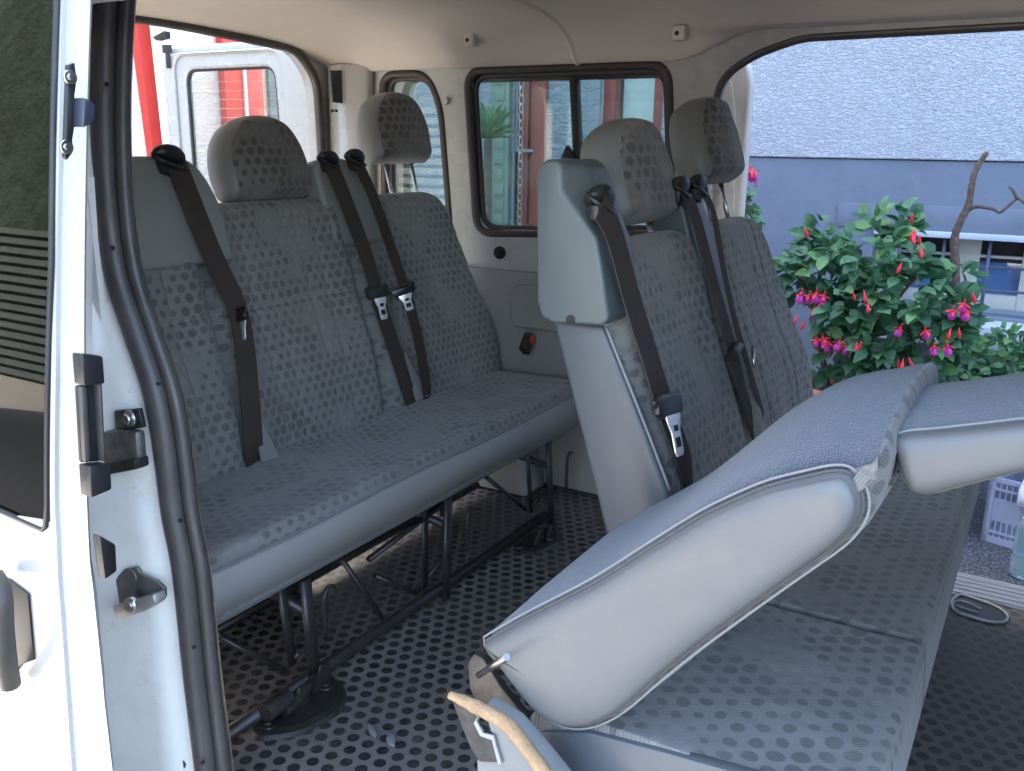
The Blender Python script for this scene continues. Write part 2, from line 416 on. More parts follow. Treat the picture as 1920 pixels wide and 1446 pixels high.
def padded(name, O, U, V, Nn, hw, v0, v1, T, Tb, r, rb, mats, parent, front=None, nu=48, nv=60, margin=0.03, seed=0, uvo=(0, 0), shear=None, rtop=None, rbot=None, wrap=False):
    """padded panel: front face towards Nn (depth T), back depth Tb; hw(v) is the half width"""
    O, U, V, Nn = Vector(O), Vector(U), Vector(V), Vector(Nn)
    vs = []; uvs = []; info = []
    us = [math.sin(math.pi / 2 * (2 * i / nu - 1)) * 0.35 + (2 * i / nu - 1) * 0.65 for i in range(nu + 1)]
    tv = [(0.5 - 0.5 * math.cos(math.pi * j / nv)) * 0.4 + (j / nv) * 0.6 for j in range(nv + 1)]
    for side in (1, -1):
        for j in range(nv + 1):
            v = v0 + (v1 - v0) * tv[j]; w = hw(v)
            for i in range(nu + 1):
                u = us[i] * w
                R = r if side == 1 else rb
                kx = min(1, max(0, (w - abs(u)) / R))
                ky = min(1, max(0, (v1 - v) / (rtop or R))) ; kz = min(1, max(0, (v - v0) / (rbot or R)))
                f = math.sqrt(max(0, 1 - (1 - kx) ** 2)) * math.sqrt(max(0, 1 - (1 - ky) ** 2)) * math.sqrt(max(0, 1 - (1 - kz) ** 2))
                d = (T + (front(u, v) if front else 0)) * f if side == 1 else -Tb * f
                if side == 1: d += f * 0.004 * noise.noise(Vector((u * 9 + seed, v * 9, seed * 3.1))) + f * 0.0015 * noise.noise(Vector((u * 30 + seed, v * 22, seed)))
                p = O + U * (u + (shear(v) if shear else 0)) + V * v + Nn * d
                vv = v + ((T - d) if (side == 1 and v > (v0 + v1) / 2 and wrap) else 0)
                vs.append(p); uvs.append((u + uvo[0], vv + uvo[1])); info.append((w - abs(u), v))
    n1 = (nu + 1) * (nv + 1); fs = []; mi = []
    for side in (0, 1):
        for j in range(nv):
            for i in range(nu):
                a = side * n1 + j * (nu + 1) + i; q = (a, a + 1, a + nu + 2, a + nu + 1)
                fs.append(q if side == 0 else q[::-1])
                e = min(info[k][0] for k in q)
                mi.append(1 if side == 1 else (0 if e >= margin * 0.9 else 1))
    me = bpy.data.meshes.new(name); me.from_pydata(vs, [], fs)
    ul = me.uv_layers.new(name='UVMap')
    for l in me.loops: ul.data[l.index].uv = uvs[l.vertex_index]
    for p, m_ in zip(me.polygons, mi): p.material_index = m_; p.use_smooth = True
    bm = bmesh.new(); bm.from_mesh(me); bmesh.ops.remove_doubles(bm, verts=bm.verts, dist=1e-5); bmesh.ops.recalc_face_normals(bm, faces=bm.faces); bm.to_mesh(me); bm.free()
    return link(name, me, mats, parent)

# ============================================================ SETTING
GZ = -0.55
FAR = 2.42      # inner face of the far side wall
REAR = -2.10    # inner face of the rear end
g = MB(); g.add([(-60, -60, GZ), (60, -60, GZ), (60, 60, GZ), (-60, 60, GZ)], [(0, 1, 2, 3)])
ground = g.build('ground', M_asph); ground['kind'] = 'structure'
g = MB(); g.add([(-14, -14, GZ + .004), (-.1, -14, GZ + .004), (-.1, .95, GZ + .004), (-14, .95, GZ + .004)], [(0, 1, 2, 3)])
def bounce_paving():
    m, t, p = nodes('pale paving'); sv(p, rough=.85)
    g_ = N(t, 'ShaderNodeNewGeometry').outputs['Position']
    b = N(t, 'ShaderNodeTexBrick'); t.links.new(g_, b.inputs['Vector']); b.inputs['Scale'].default_value = 2.2
    b.inputs['Color1'].default_value = (.32, .295, .26, 1); b.inputs['Color2'].default_value = (.28, .26, .23, 1); b.inputs['Mortar'].default_value = (.25, .23, .21, 1); b.inputs['Mortar Size'].default_value = .01
    t.links.new(b.outputs['Color'], p.inputs['Base Color']); return m
pv = g.build('bounce_pavement', bounce_paving()); pv['kind'] = 'structure'  # unseen pale surface added to bounce warm light into the van

# ------------------------------------------------------------ house on the far side
HY = 5.0
house = thing('house', 'large house with white stucco above a blue grey plinth, beside the van', 'house', (0, HY, GZ))
zt = 1.015
xl, xr, ztop = -4.95, 9.0, 9.0
winx0, winx1 = at(1640, 430, 1, HY).x, 1.6
wz1, wz0 = at(1830, 438, 1, HY).z, at(1900, 600, 1, HY).z
# upper wall with tall red framed windows (openings)
rw = []
for a, b in ((1128, 1246), (968, 1012)):
    rw.append((at(a, 200, 1, HY).x, at(b, 200, 1, HY).x))
holes_up = [[(a, zt - 0.0 + 0.02), (b, zt + 0.02), (b, 2.9), (a, 2.9)] for a, b in rw]
plate('upper_wall', [(xl, zt), (xr, zt), (xr, ztop), (xl, ztop)], holes_up, 'y', HY, 0.4, M_stu, house, 0.006)
xg = at(1262, 300, 1, HY).x
plate('rough_wall', [(xl + 0.02, GZ - .2), (xg, GZ - .2), (xg, ztop - .5), (xl + 0.02, ztop - .5)], [[(a, .2), (b, .2), (b, 2.9), (a, 2.9)] for a, b in rw], 'y', HY - 0.03, 0.028, M_stug, house, 0.003)
plate('plinth', [(xg, GZ - .2), (xr, GZ - .2), (xr, zt - 0.004), (xg, zt - 0.004)], [[(winx0, wz0), (winx1, wz0), (winx1, wz1), (winx0, wz1)]], 'y', HY + 0.015, 0.36, M_band, house, 0.004)
b = MB(); b.box((xg + .3, HY + .004, .80), (xr, HY + .014, .815)); 
pl = MB(); px0 = at(1570, 400, 1, HY).x; pl.box((px0, HY + 0.004, wz1), (xr, HY + 0.0145, at(1700, 385, 1, HY).z)); pl.build('lintel', M_band, house, 0.002)
s_ = MB(); s_.box((winx0, HY - 0.02, wz1 - 0.03), (winx1 + .05, HY + 0.2, wz1 + 0.0)); s_.build('lintel_edge', M_sill, house, 0.004)
s_ = MB(); s_.prism([(winx0 - .1, HY - .12, wz0 - .14), (winx0 - .1, HY - .12, wz0 - .03), (winx0 - .1, HY + .25, wz0 + .01), (winx0 - .1, HY + .25, wz0 - .14)], (winx1 - winx0 + .2, 0, 0)); s_.build('window_sill', M_sill, house, 0.006)
cw = MB(); cw.box((winx0, HY + .26, wz0), (winx1, HY + .3, wz0 + .08)); cw.box((winx0, HY + .26, wz1 - .14), (winx1, HY + .29, wz1 - .125))
for k in range(8):
    x = winx0 + .05 + k * (winx1 - winx0) / 7.6; cw.box((x, HY + .255, wz0), (x + (.12 if k % 2 else .04), HY + .3, wz1))
cf = cw.build('cellar_window', M_wfr, house, 0.003)
q = MB(); q.box((winx0, HY + .305, wz0 - .05), (winx1, HY + .31, wz1 + .05)); 
m_, t_, p_ = nodes('cellar glass'); sv(p_, col=(0.10, 0.20, 0.42), rough=0.06, spec=0.8, coat=1.0)  # blue of the reflected sky is put into the base colour
qo = q.build('pane', m_, cf)
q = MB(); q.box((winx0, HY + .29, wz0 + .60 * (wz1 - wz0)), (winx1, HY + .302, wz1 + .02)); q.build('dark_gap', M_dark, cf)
gr = MB()
zz = [wz0 + .32 * (wz1 - wz0), wz0 + .60 * (wz1 - wz0), wz0 + .03]
for z in zz[:2]: gr.tube([(winx0, HY + .04, z), (winx1, HY + .04, z)], .007, 8)
x = at(1845, 520, 1, HY).x % 0.21 + winx0 - .1
xs = at(1847, 520, 1, HY).x
for k in range(-4, 8):
    xx = xs + k * .205
    if winx0 < xx < winx1: gr.tube([(xx, HY + .04, wz0 - .02), (xx, HY + .04, wz1)], .009, 8)
gr.build('window_grille', M_iron, house)
for a, b_ in rw:
    w_ = MB(); 
    fw = .075
    w_.box((a, HY + .02, .2), (a + fw, HY + .10, 2.9)); w_.box((b_ - fw, HY + .02, .2), (b_, HY + .10, 2.9)); w_.box((a + fw, HY + .02, 2.8), (b_ - fw, HY + .1, 2.9)); w_.box((a + fw, HY + .02, .2), (b_ - fw, HY + .1, .3))
    wo_ = w_.build('red_window', M_redm, house, 0.004)
    c_ = MB(); c_.box((a + fw, HY + .14, .25), (b_ - fw, HY + .15, 2.85)); c_.build('curtain', M_curt, wo_)
sh = MB(); a, b_ = rw[1]
x0, x1 = at(932, 200, 1, HY).x, at(966, 200, 1, HY).x
sh.box((x0, HY - .075, .1), (x1, HY - .035, 2.7))
for k in range(26): sh.box((x0 + .03, HY - .085, .18 + k * .095), (x1 - .03, HY - .074, .25 + k * .095))
sh.build('green_shutter', M_green, house, 0.003)
x0, x1 = at(1013, 200, 1, HY).x, at(1033, 200, 1, HY).x
sh = MB(); sh.box((x0, HY - .075, .1), (x1, HY - .035, 2.7)); sh.build('red_shutter', M_redm, house, 0.003)
# gable end wall facing the rear is part of the same sheet thickness: give the house depth
gb = MB(); gb.box((xl, HY + .41, GZ), (xr, HY + 6, ztop)); gb.box((xl - .2, HY - .3, ztop), (xr, HY + 6.3, ztop + .25)); gb.build('gable_and_roof', M_stu, house)

# ------------------------------------------------------------ house behind the van (seen through the rear opening)
h2 = thing('house', 'pinkish rendered house wall standing behind the rear of the van', 'house', (-8.2, 3, GZ))
wl = MB(); wl.box((-8.6, -3, GZ), (-8.2, 14, 6.5)); wl.build('wall', M_stup, h2)
def rearwin(pxa, pxb, d=0.0):
    ya, yb = at(pxa, 180, 0, -8.2).y, at(pxb, 180, 0, -8.2).y
    w_ = MB(); w_.box((-8.19, ya, .2), (-8.09, yb, 2.6)); wo_ = w_.build('red_window', M_red, h2, .01)
    w_ = MB(); w_.box((-8.085, ya + (yb - ya) * .45, .25), (-8.06, ya + (yb - ya) * .52, 2.55)); w_.build('white_bar', M_wfr, wo_)
rearwin(410, 482); rearwin(735, 768)
gp = MB(); ya = at(500, 180, 0, -8.2).y; yb = at(700, 180, 0, -8.2).y; gp.box((-8.19, ya, GZ), (-8.15, yb, 6.4)); gp.build('grey_render_strip', M_stug, h2, .004)

# red board by the rear door
rbm = MB(); pts = [at(x, y, 0, -3.9) for x, y in ((254, 40), (280, 40), (307, 290), (287, 290))]
d = (pts[2] - pts[1]); pts[2] += d * .9; pts[3] += (pts[3] - pts[0]) * .9
rbm.prism(pts, (-.05, 0, 0)); tag(rbm.build('red_board', M_red, None, .003), 'long bright red painted board leaning upright beyond the open rear door', 'board')

# ------------------------------------------------------------ garage wall across the lane, mirrored in the dark door glass
gw = thing('garage', 'dark green wall with ribbed grey shutter across the lane, mirrored in the tinted door glass', 'garage', (-9, -5.4, GZ))
m = MB(); m.box((-34, -5.6, GZ), (-5, -5.2, 7.3)); m.build('wall', simple('dark ivy green wall', (.03, .05, .035), .9, bs=8, bstr=.8, bd=.05, var=.5, vs=3), gw)
m = MB()
for k in range(16): m.box((-12, -5.19, GZ + .05 + k * .13), (-7, -5.15, GZ + .13 + k * .13))
m.build('shutter', simple('dark green shutter', (0.10, 0.12, 0.115), 0.5), gw)

# ============================================================ THE VAN
van = thing('minibus', 'white minibus with its side and rear doors open and grey seats inside', 'van', (-0.6, 1.6, GZ))
# floor
fl = MB(); fl.box((-2.12, .80, -.06), (1.4, 2.42, 0)); fl.build('floor', M_floor, van)
mt_ = MB(); mt_.box((-2.09, .86, .001), (-1.46, 2.40, .008)); mt_.build('rear_shade_sheet', simple('dark brown shade sheet', (.035, .030, .027), .95, bs=200, bstr=.6, bd=.002, var=.35, vs=12), van)  # dark sheet added so the rear floor reads as shaded
# far side wall with windows and door opening
q1 = P2([(716, 140), (800, 137), (826, 200), (846, 450), (722, 450)], 1, FAR)
qhole = roundpoly(q1, [.05, .06, .07, .06, .05])
q2 = P2([(874, 132), (1254, 119), (1262, 440), (893, 438)], 1, FAR)
mhole = roundpoly(q2, .06)
xo0 = at(1330, 250, 1, FAR).x
do = [(xo0, -0.02), (.46, -.02), (.46, 1.335), (at(1500, 72, 1, FAR).x, 1.325), (at(1415, 85, 1, FAR).x, 1.29), (at(1350, 130, 1, FAR).x, 1.235), (xo0, 1.14)]
dhole = roundpoly(do, [.02, .1, .1, .04, .04, .05, .06])
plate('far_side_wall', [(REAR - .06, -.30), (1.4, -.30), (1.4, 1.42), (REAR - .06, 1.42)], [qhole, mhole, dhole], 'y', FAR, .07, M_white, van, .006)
# lower trim panels of the far side
tm = MB()
zt1 = at(945, 505, 1, FAR).z
tm.prism([(REAR + .1, FAR - .02, 0.005), (REAR + .1, FAR - .02, zt1), (xo0 - .06, FAR - .02, zt1), (xo0 - .06, FAR - .02, .005)], (0, .018, 0))
tm.build('side_trim', M_plasg, van, .006)
pp = P2([(962, 532), (1075, 540), (1085, 628), (958, 612)], 1, FAR - .03)
plate('trim_pad', roundpoly(pp, .03), [], 'y', FAR - .04, .018, M_plasg, van, .006)
# wheel arch
wa = MB(); wa.prism(roundpoly([(-1.95, 0.003), (-1.85, .26), (-1.6, .30), (-1.35, .26), (-1.28, .003)], [.0, .12, .2, .12, 0]) and [Vector((p.x, FAR - .16, p.y)) for p in roundpoly([(-1.95, 0.003), (-1.85, .26), (-1.6, .30), (-1.35, .26), (-1.28, .003)], [.0, .12, .2, .12, 0])], (0, .139, 0))
wa.build('wheel_arch', M_plasg, van, .015)
# plug hole in white metal
pg = MB(); c = at(937, 474, 1, FAR - .004)
pg.tube([c + Vector((0, -.004, 0)), c + Vector((0, .02, 0))], .020, 16); pg.tube([c + Vector((0, -.008, 0)), c + Vector((0, -.003, 0))], .011, 12); pg.build('rubber_plug', M_black, van)
# swage in the white metal below the window
sw = MB(); a = at(900, 470, 1, FAR - .004); b_ = at(1110, 482, 1, FAR - .004)
# gaskets
def gasket(name, hole, val, r, mat, plane='y', off=0, flat=1.0, parent=van, closed=True):
    pts = [Vector((p[0], val, p[1])) if plane == 'y' else Vector((val, p[0], p[1])) for p in hole]
    m = MB(); m.tube(pts, r, 8, closed=closed, flat=flat, up=(0, 1, 0) if plane == 'y' else (1, 0, 0)); return m.build(name, mat, parent)
def inset(poly, d):
    P = [Vector((p[0], p[1])) for p in poly]; c = sum(P, Vector((0, 0))) / len(P); hx = max(abs(p.x - c.x) for p in P); hz = max(abs(p.y - c.y) for p in P)
    return [(c.x + (p.x - c.x) * (1 - d / hx), c.y + (p.y - c.y) * (1 - d / hz)) for p in P]
for hole in (qhole, mhole):
    gasket('window_gasket', hole, FAR + .005, .013, M_rubb); gasket('window_gasket', inset(hole, .016), FAR + .022, .010, M_rubb)
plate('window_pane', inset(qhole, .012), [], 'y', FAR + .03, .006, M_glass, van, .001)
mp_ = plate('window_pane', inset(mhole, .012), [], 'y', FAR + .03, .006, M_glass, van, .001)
# divider and top rail of the sliding window
dv = MB(); a = at(1066, 128, 1, FAR + .02); b_ = at(1080, 430, 1, FAR + .02)
dv.prism([a, a + Vector((.022, 0, 0)), b_ + Vector((.022, 0, 0)), b_], (0, .03, 0)); 
a = at(880, 134, 1, FAR + .02); b_ = at(1252, 122, 1, FAR + .02)
dv.box((a.x, FAR + .022, a.z - .032), (b_.x, FAR + .052, a.z)); dv.build('window_divider', M_black, van, .002)
lt = MB(); pts = [at(x, y, 1, FAR + .01) for x, y in ((1050, 298), (1062, 272), (1078, 298))]; lt.prism(pts, (0, .02, 0)); lt.build('window_latch', M_black, van, .002)
# seal of the far door opening
gasket('door_seal', [p for p in dhole if p[1] > .02], FAR + .012, .013, M_rub, closed=False)
# far door step: strip and recess tray
st = MB()
for k in range(4): st.box((xo0 + .05, 2.30 + k * .024, .002), (1.25, 2.32 + k * .024, .008))
st.box((xo0 + .05, 2.295, -.01), (1.25, 2.40, .004)); st.box((xo0 + .05, 2.40, -.03), (1.25, 2.418, .006)); st.build('sill_strip', M_alu, van, .001)
cpts = [at(x, y, 2, .003) for x, y in ((1782, 1128), (1800, 1114), (1870, 1138), (1892, 1155), (1884, 1170), (1850, 1166), (1790, 1148))]
out2 = roundpoly([(p.x, p.y) for p in cpts], .02)
tr = MB(); tr.tube([(p.x, p.y, .004) for p in out2], .004, 8, closed=True); tro = tr.build('floor_recess', M_alu, van)
tr = MB(); tr.add([(p.x, p.y, .0022) for p in out2], [tuple(range(len(out2)))]); tr.build('recess_floor', M_frame, tro)
tr = MB(); tr.tube(smoothpath([at(x, y, 2, .006) for x, y in ((1835, 1148), (1795, 1136), (1790, 1128), (1806, 1127), (1840, 1142))], 4), .0018, 6); tr.build('wire_loop', M_alu, tro)
# ------------ rear end
rh = P2([(150, 28), (262, 44), (560, 101), (597, 160), (606, 300)], 0, REAR)
yr = rh[-1][0]
rho = [(.98, 1.30), (rh[1][0], rh[1][1] + .005), (rh[2][0], rh[2][1]), (rh[3][0] , rh[3][1]), (yr, rh[4][1]), (yr + .01, .02), (.95, .02)]
rho = [(a, b_ + (.014 if b_ > 1 else 0)) for a, b_ in rho]
rhole = roundpoly(rho, [.12, .2, .08, .05, .03, .05, .05])
plate('rear_end', [(.74, -.05), (2.49, -.05), (2.49, 1.42), (.74, 1.42)], [rhole], 'x', REAR - .06, .05, M_white, van, .006)
gasket('rear_seal', rhole, REAR - .005, .014, M_rub, 'x')
# corner pillar box between rear opening and quarter window
cb = MB(); cb.prism([(REAR, yr + .03, .0), (REAR + .05, yr + .03, .0), (REAR + .14, FAR - .035, .0), (REAR + .14, FAR - .002, .0), (REAR, FAR - .002, .0)], (0, 0, 1.3)); cb.build('corner_pillar', M_white, van, .012)
cv = MB(); pts = [at(x, y, 0, REAR + .055) for x, y in ((618, 132), (642, 132), (646, 195), (622, 192))]; cv.prism(pts, (.006, 0, 0)); cv.build('black_cover', M_black, van, .002)
cv = MB()
for (x, y) in ((622, 208), (629, 208)):
    c = at(x, y, 0, REAR + .07); cv.tube([c, c + Vector((.006, 0, 0))], .0045, 10)
cv.build('fixing_hole', M_dark, van)
# ------------ far side pillar details: bolt cover
bc = MB(); c = at(836, 190, 1, FAR - .006); bc.tube([c, c + Vector((0, -.008, 0))], .011, 14); bc.build('belt_bolt', M_white, van)
# ------------ headliner
prof = [(.80, 1.262), (.84, 1.30), (.92, 1.345), (1.1, 1.385), (1.35, 1.405), (1.7, 1.412), (2.0, 1.405), (2.18, 1.392), (2.29, 1.365), (2.35, 1.33), (2.385, 1.29), (2.40, 1.278), (2.418, 1.280)]
prof = [(p.x, p.y) for p in smoothpath([Vector((a, b, 0)) for a, b in prof], 4)]
SEX = -1.22
def roofsec(x, y, z):
    e = 0
    if x < REAR + .25: e = -.055 * ((REAR + .25 - x) / .25) ** 2 * min(1, max(0, (z - 1.27) / .1))
    s = -.006 * math.exp(-((x - SEX) / .006) ** 2)
    for bx in (-1.62, -.955):
        s -= .020 * math.exp(-((x - bx) / .035) ** 2) * math.exp(-((y - 2.33) / .05) ** 2)
    k = min(1, max(0, (x + .93) / .22)); k = k * k * (3 - 2 * k)
    e += k * max(0, 1.345 - z) * min(1, max(0, (y - 2.1) / .2))
    return z + e + s
xs_ = sorted(set([round(REAR - .01 + k * .03, 4) for k in range(118)] + [SEX + k * .003 for k in range(-5, 6)]))
vs = []; fs = []
for x in xs_:
    for y, z in prof: vs.append((x, y, roofsec(x, y, z)))
n = len(prof)
for i in range(len(xs_) - 1):
    for j in range(n - 1): a = i * n + j; fs.append((a, a + 1, a + n + 1, a + n))
hl = MB(); hl.add(vs, fs, 0, True)
hl.build('headliner', M_head, van)
rf = MB(); rp = [(.74, 1.22), (.80, 1.36), (.95, 1.44), (1.6, 1.475), (2.25, 1.45), (2.42, 1.41), (2.497, 1.36)]
rp = [(p.x, p.y) for p in smoothpath([Vector((a, b, 0)) for a, b in rp], 4)]
vs = []; n = len(rp)
for x in (REAR - .07, 1.4):
    for y, z in rp: vs.append((x, y, z))
    for y, z in rp: vs.append((x, y, z - .012))
fs = []
for j in range(n - 1):
    fs += [(j, j + 1, 2 * n + j + 1, 2 * n + j), (n + j, n + j + 1, 3 * n + j + 1, 3 * n + j), (j, j + 1, n + j + 1, n + j), (2 * n + j, 2 * n + j + 1, 3 * n + j + 1, 3 * n + j)]
fs += [(0, n, 3 * n, 2 * n), (n - 1, 2 * n - 1, 4 * n - 1, 3 * n - 1)]
rf.add(vs, fs, 0, True); rf.build('roof', M_white, van)
# coat hook brackets on the headliner edge
for (x, y) in ((878, 75), (1272, 62)):
    c = at(x, y, 1, 2.30); m = MB(); m.prism([c + Vector((-.018, 0, -.018)), c + Vector((.016, 0, -.016)), c + Vector((.016, 0, .018)), c + Vector((-.018, 0, .018))], (0, .03, 0)); o = m.build('coat_hook', M_head, van, .004)
    m = MB(); m.tube([c + Vector((-.004, -.001, 0)), c + Vector((-.004, .004, 0))], .006, 10); m.build('screw_hole', M_dark, o)
for (x, y) in ((1052, 46), (1482, 14)):
    m = MB(); c = at(x, y, 2, 1.395); m.tube([c, c + Vector((0, 0, .012))], .016, 12); m.build('roof_plug', M_plasg, van)

# ------------ near side: body behind the door opening, jamb and seal
def ny(z): return .735 + max(0, z - .55) ** 1.5 * .16   # outer face of the near side (leans in above the waist)
sp = [(205, -60), (202, 0), (197, 100), (195, 250), (203, 400), (222, 520), (258, 630), (288, 720), (305, 800), (316, 880), (326, 960), (345, 1060), (356, 1160), (366, 1260), (378, 1360), (388, 1446), (398, 1560)]
def sy(py): return .84 - .045 * min(1, max(0, py / 1446))
P = [at(x, y, 1, sy(y)) for x, y in sp]
P = smoothpath(P, 5)
sm = MB(); sm.tube(P, .0185, 14, up=(0, 1, 0)); ds = sm.build('door_seal', M_rub, van)
P2_ = [p + Vector((.0265, .010, 0)) for p in P]
sm = MB(); sm.tube(P2_, .0105, 12, up=(0, 1, 0)); sm.build('seal_lip', M_rub, ds)
for (x, y) in ((198, 158), (209, 465), (295, 720), (336, 977), (362, 1215), (378, 1432)):
    hm = MB(); c = at(x, y, 1, sy(y) - .0195); hm.tube([c, c + Vector((0, .004, 0))], .0028, 8); hm.build('seal_hole', M_dark, ds)
# inner trim strip just behind the seal
it = MB(); A = [p + Vector((.030 + .012 * max(0, .55 - p.z), .022, 0)) for p in P]; B = [p + Vector((-.05, .075, 0)) for p in P]
for a, b_ in ((A, B),):
    n = len(a); it.add(a + b_, [(i, i + 1, n + i + 1, n + i) for i in range(n - 1)], 0, True)
it.build('inner_pillar_trim', M_jamb, van)
# jamb: from the seal outwards and back to the body skin (grid lofted between three rails)
rails = []
for p in P:
    z = p.z; yo = ny(z)
    bulge = .012 * math.sin(z * 7)
    rails.append([p + Vector((.004, .006, 0)), p + Vector((-.022, -.002, 0)), Vector((p.x - .040, p.y - .020, z)), Vector((min(p.x - .06, -1.085 if z < .7 else -1.12), p.y - .028, z)), Vector((-1.16, yo + .03, z)), Vector((-1.175, yo + .004, z)), Vector((-1.20, yo, z)), Vector((REAR - .05, yo, z))])
n = len(rails[0]); vs = [v for r_ in rails for v in r_]; fs = [(i * n + j, i * n + j + 1, (i + 1) * n + j + 1, (i + 1) * n + j) for i in range(len(rails) - 1) for j in range(n - 1)]
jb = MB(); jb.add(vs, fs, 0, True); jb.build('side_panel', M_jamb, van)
# inner skin of the near side so that no daylight leaks in
isk = MB(); isk.box((REAR - .02, .80, -.05), (-1.16, .815, 1.0)); isk.box((REAR - .02, .82, 1.0), (-1.2, .835, 1.33)); isk.build('near_inner_skin', M_jamb, van)
cbk = MB(); cbk.box((1.38, .80, -.05), (1.40, 2.42, 1.40)); cbk.build('cab_light_block', M_plasg, van)  # unseen panel added to keep light from the front off the ceiling
nf = MB(); nf.box((.30, .745, -.30), (1.40, .80, 1.32)); nf.build('front_side_panel', M_white, van, .02)
for pix in ([(137, -40), (136, 60), (140, 190), (136, 300), (139, 420), (134, 520)], [(150, -20), (151, 300), (150, 420), (152, 640)]):
    m = MB(); m.tube(smoothpath([at(x, y, 1, .762) for x, y in pix], 6), .0011, 6); m.build('sealant_bead', M_sealant, van)
# roof rail above the near door
rr = MB(); rr.box((REAR, .755, 1.26), (1.4, .84, 1.33)); rr.build('roof_rail', M_white, van, .01)
sl_ = MB(); sl_.box((-1.3, .76, -.12), (1.4, .82, -.008)); sl_.build('near_sill', M_white, van, .008)

# ------------ open sliding door (near side)
XD = -0.955
def dy(z): return .600 + max(0, z - .50) ** 1.4 * .13
door = bpy.data.objects.new('sliding_door', None); COL.objects.link(door); door.location = (XD, .62, .5); setp(door, van)
def onskin(px, py):
    y = .62
    for _ in range(12): q = at(px, py, 1, y); y = dy(q.z)
    return at(px, py, 1, y)
def tracer(pix, f):
    pts = sorted([f(*p) for p in pix], key=lambda v: v.z)
    def g(z):
        if z <= pts[0].z: return pts[0]
        for a, b in zip(pts, pts[1:]):
            if z <= b.z: return a.lerp(b, (z - a.z) / max(1e-6, b.z - a.z))
        return pts[-1]
    return g
Eo = tracer([(114, -120), (113, 0), (107, 300), (101, 700), (99, 950), (103, 1014), (111, 1150), (123, 1320), (132, 1446), (142, 1600), (160, 1900)], onskin)
Wo = tracer([(109, -120), (106, 0), (96, 500), (88, 950), (88, 1000)], onskin)
Ei = tracer([(122, -120), (122, 0), (121, 480), (131, 660), (144, 915), (160, 980), (181, 1090), (198, 1264), (204, 1446), (206, 1600), (214, 1900)], lambda x, y: atp(x, y, (XD - .014, 0, 0), (1, 0, 0)))
zs = [-.25 + k * .02 for k in range(80)]
wb = onskin(90, 998)
zb = wb.z
mbk = MB()
def quad(A, B): mbk.add([A[0], A[1], B[1], B[0]], [(0, 1, 2, 3)], 0, True)
def rowpts(z):
    e = Eo(z).x; w_ = Wo(z).x if z >= zb else -2.05; ei = Ei(z); yi = max(ei.y, dy(z) + .02)
    yi = min(yi, dy(z) + .085)
    V_ = lambda x, y: Vector((x, y, z))
    return [V_(-2.05, dy(z)), V_(w_ if z >= zb else -1.2, dy(z) + (.004 if z >= zb else 0)), V_((w_ + e) / 2 if z >= zb else e - .05, dy(z)), V_(e - .006, dy(z) + .0005), V_(e - .001, dy(z) + .003), V_(e, dy(z) + .008), V_(XD - .006 if z < 9 else e, dy(z) * .45 + yi * .55), V_(XD - .010, yi - .004), V_(XD - .016, yi), V_(-2.05, yi + .002)]
R_ = [rowpts(z) for z in zs]
for k in range(len(R_) - 1):
    for j in range(9):
        if j == 0 and zs[k + 1] > zb: continue
        quad((R_[k][j], R_[k][j + 1]), (R_[k + 1][j], R_[k + 1][j + 1]))
mbk.build('door_skin', M_white, door)
xw = lambda z: Wo(z).x
gp_ = MB(); zz_ = [z for z in zs if z >= zb - .02]
A = [Vector((xw(z) + .002, dy(z) + .004, z)) for z in zz_]; B = [Vector((-2.0, dy(z) + .004, z)) for z in zz_]
n = len(A); gp_.add(A + B, [(i, i + 1, n + i + 1, n + i) for i in range(n - 1)], 0, True); gp_.build('window_pane', M_tint, door)
gk = MB(); gk.tube([Vector((-2.0, dy(wb.z) + .002, wb.z + .022)), Vector((-1.2, dy(wb.z) + .002, wb.z + .008)), Vector((xw(wb.z) - .01, dy(wb.z) + .002, wb.z)), Vector((xw(wb.z) + .000, dy(wb.z), wb.z + .008))] + [Vector((xw(z) + .001, dy(z), z)) for z in zz_[2:]], .004, 8); gk.build('pane_gasket', M_black, door)
# handle and recess
hp = lambda x, y, o=0: at(x, y, 1, dy(.4) + o)
rc = MB(); pts = [hp(*p, -.003) for p in ((-60, 1070), (15, 1087), (52, 1115), (63, 1238), (40, 1246), (28, 1262), (-60, 1300))]
rc.prism(pts, (0, .004, 0)); ro = rc.build('handle_recess', M_black, door, .001)
hd = MB(); hd.tube(smoothpath([hp(-12, 1080, -.02), hp(2, 1110, -.035), hp(6, 1180, -.04), hp(12, 1240, -.035), hp(20, 1285, -.018)], 5), [.013] * 21, 12, flat=.7); hd.build('handle', simple('handle plastic', (0.05, 0.046, 0.038), .5), ro)
# edge fittings on the door
ef = lambda x, y, o=0.004: atp(x, y, (XD + o, .65, .6), (1, 0, 0))
def boxe(pix, depth, name, mat, par, bev=.003, o=0.004):
    pts = [ef(x, y, o) for x, y in pix]; m = MB(); m.prism(pts, (depth, 0, 0)); return m.build(name, mat, par, bev)
l1 = boxe([(133, 660), (174, 664), (178, 716), (138, 720)], .02, 'latch_cap', M_black, door)
boxe([(138, 722), (178, 718), (184, 864), (146, 866)], .006, 'latch_body', M_black, l1)
boxe([(140, 722), (152, 721), (160, 862), (148, 864)], .012, 'latch_rib', M_rub, l1)
boxe([(170, 716), (179, 716), (186, 862), (178, 862)], .014, 'latch_rib', M_rub, l1)
boxe([(146, 868), (187, 864), (189, 912), (150, 928)], .022, 'latch_foot', M_black, l1)
boxe([(171, 998), (203, 1016), (205, 1066), (182, 1082)], .016, 'door_stop', M_black, door)
gpl = boxe([(121, 122), (134, 118), (138, 150), (134, 180), (134, 235), (130, 262), (131, 285), (120, 300), (115, 294)], .006, 'guide_plate', M_black, door, .001)
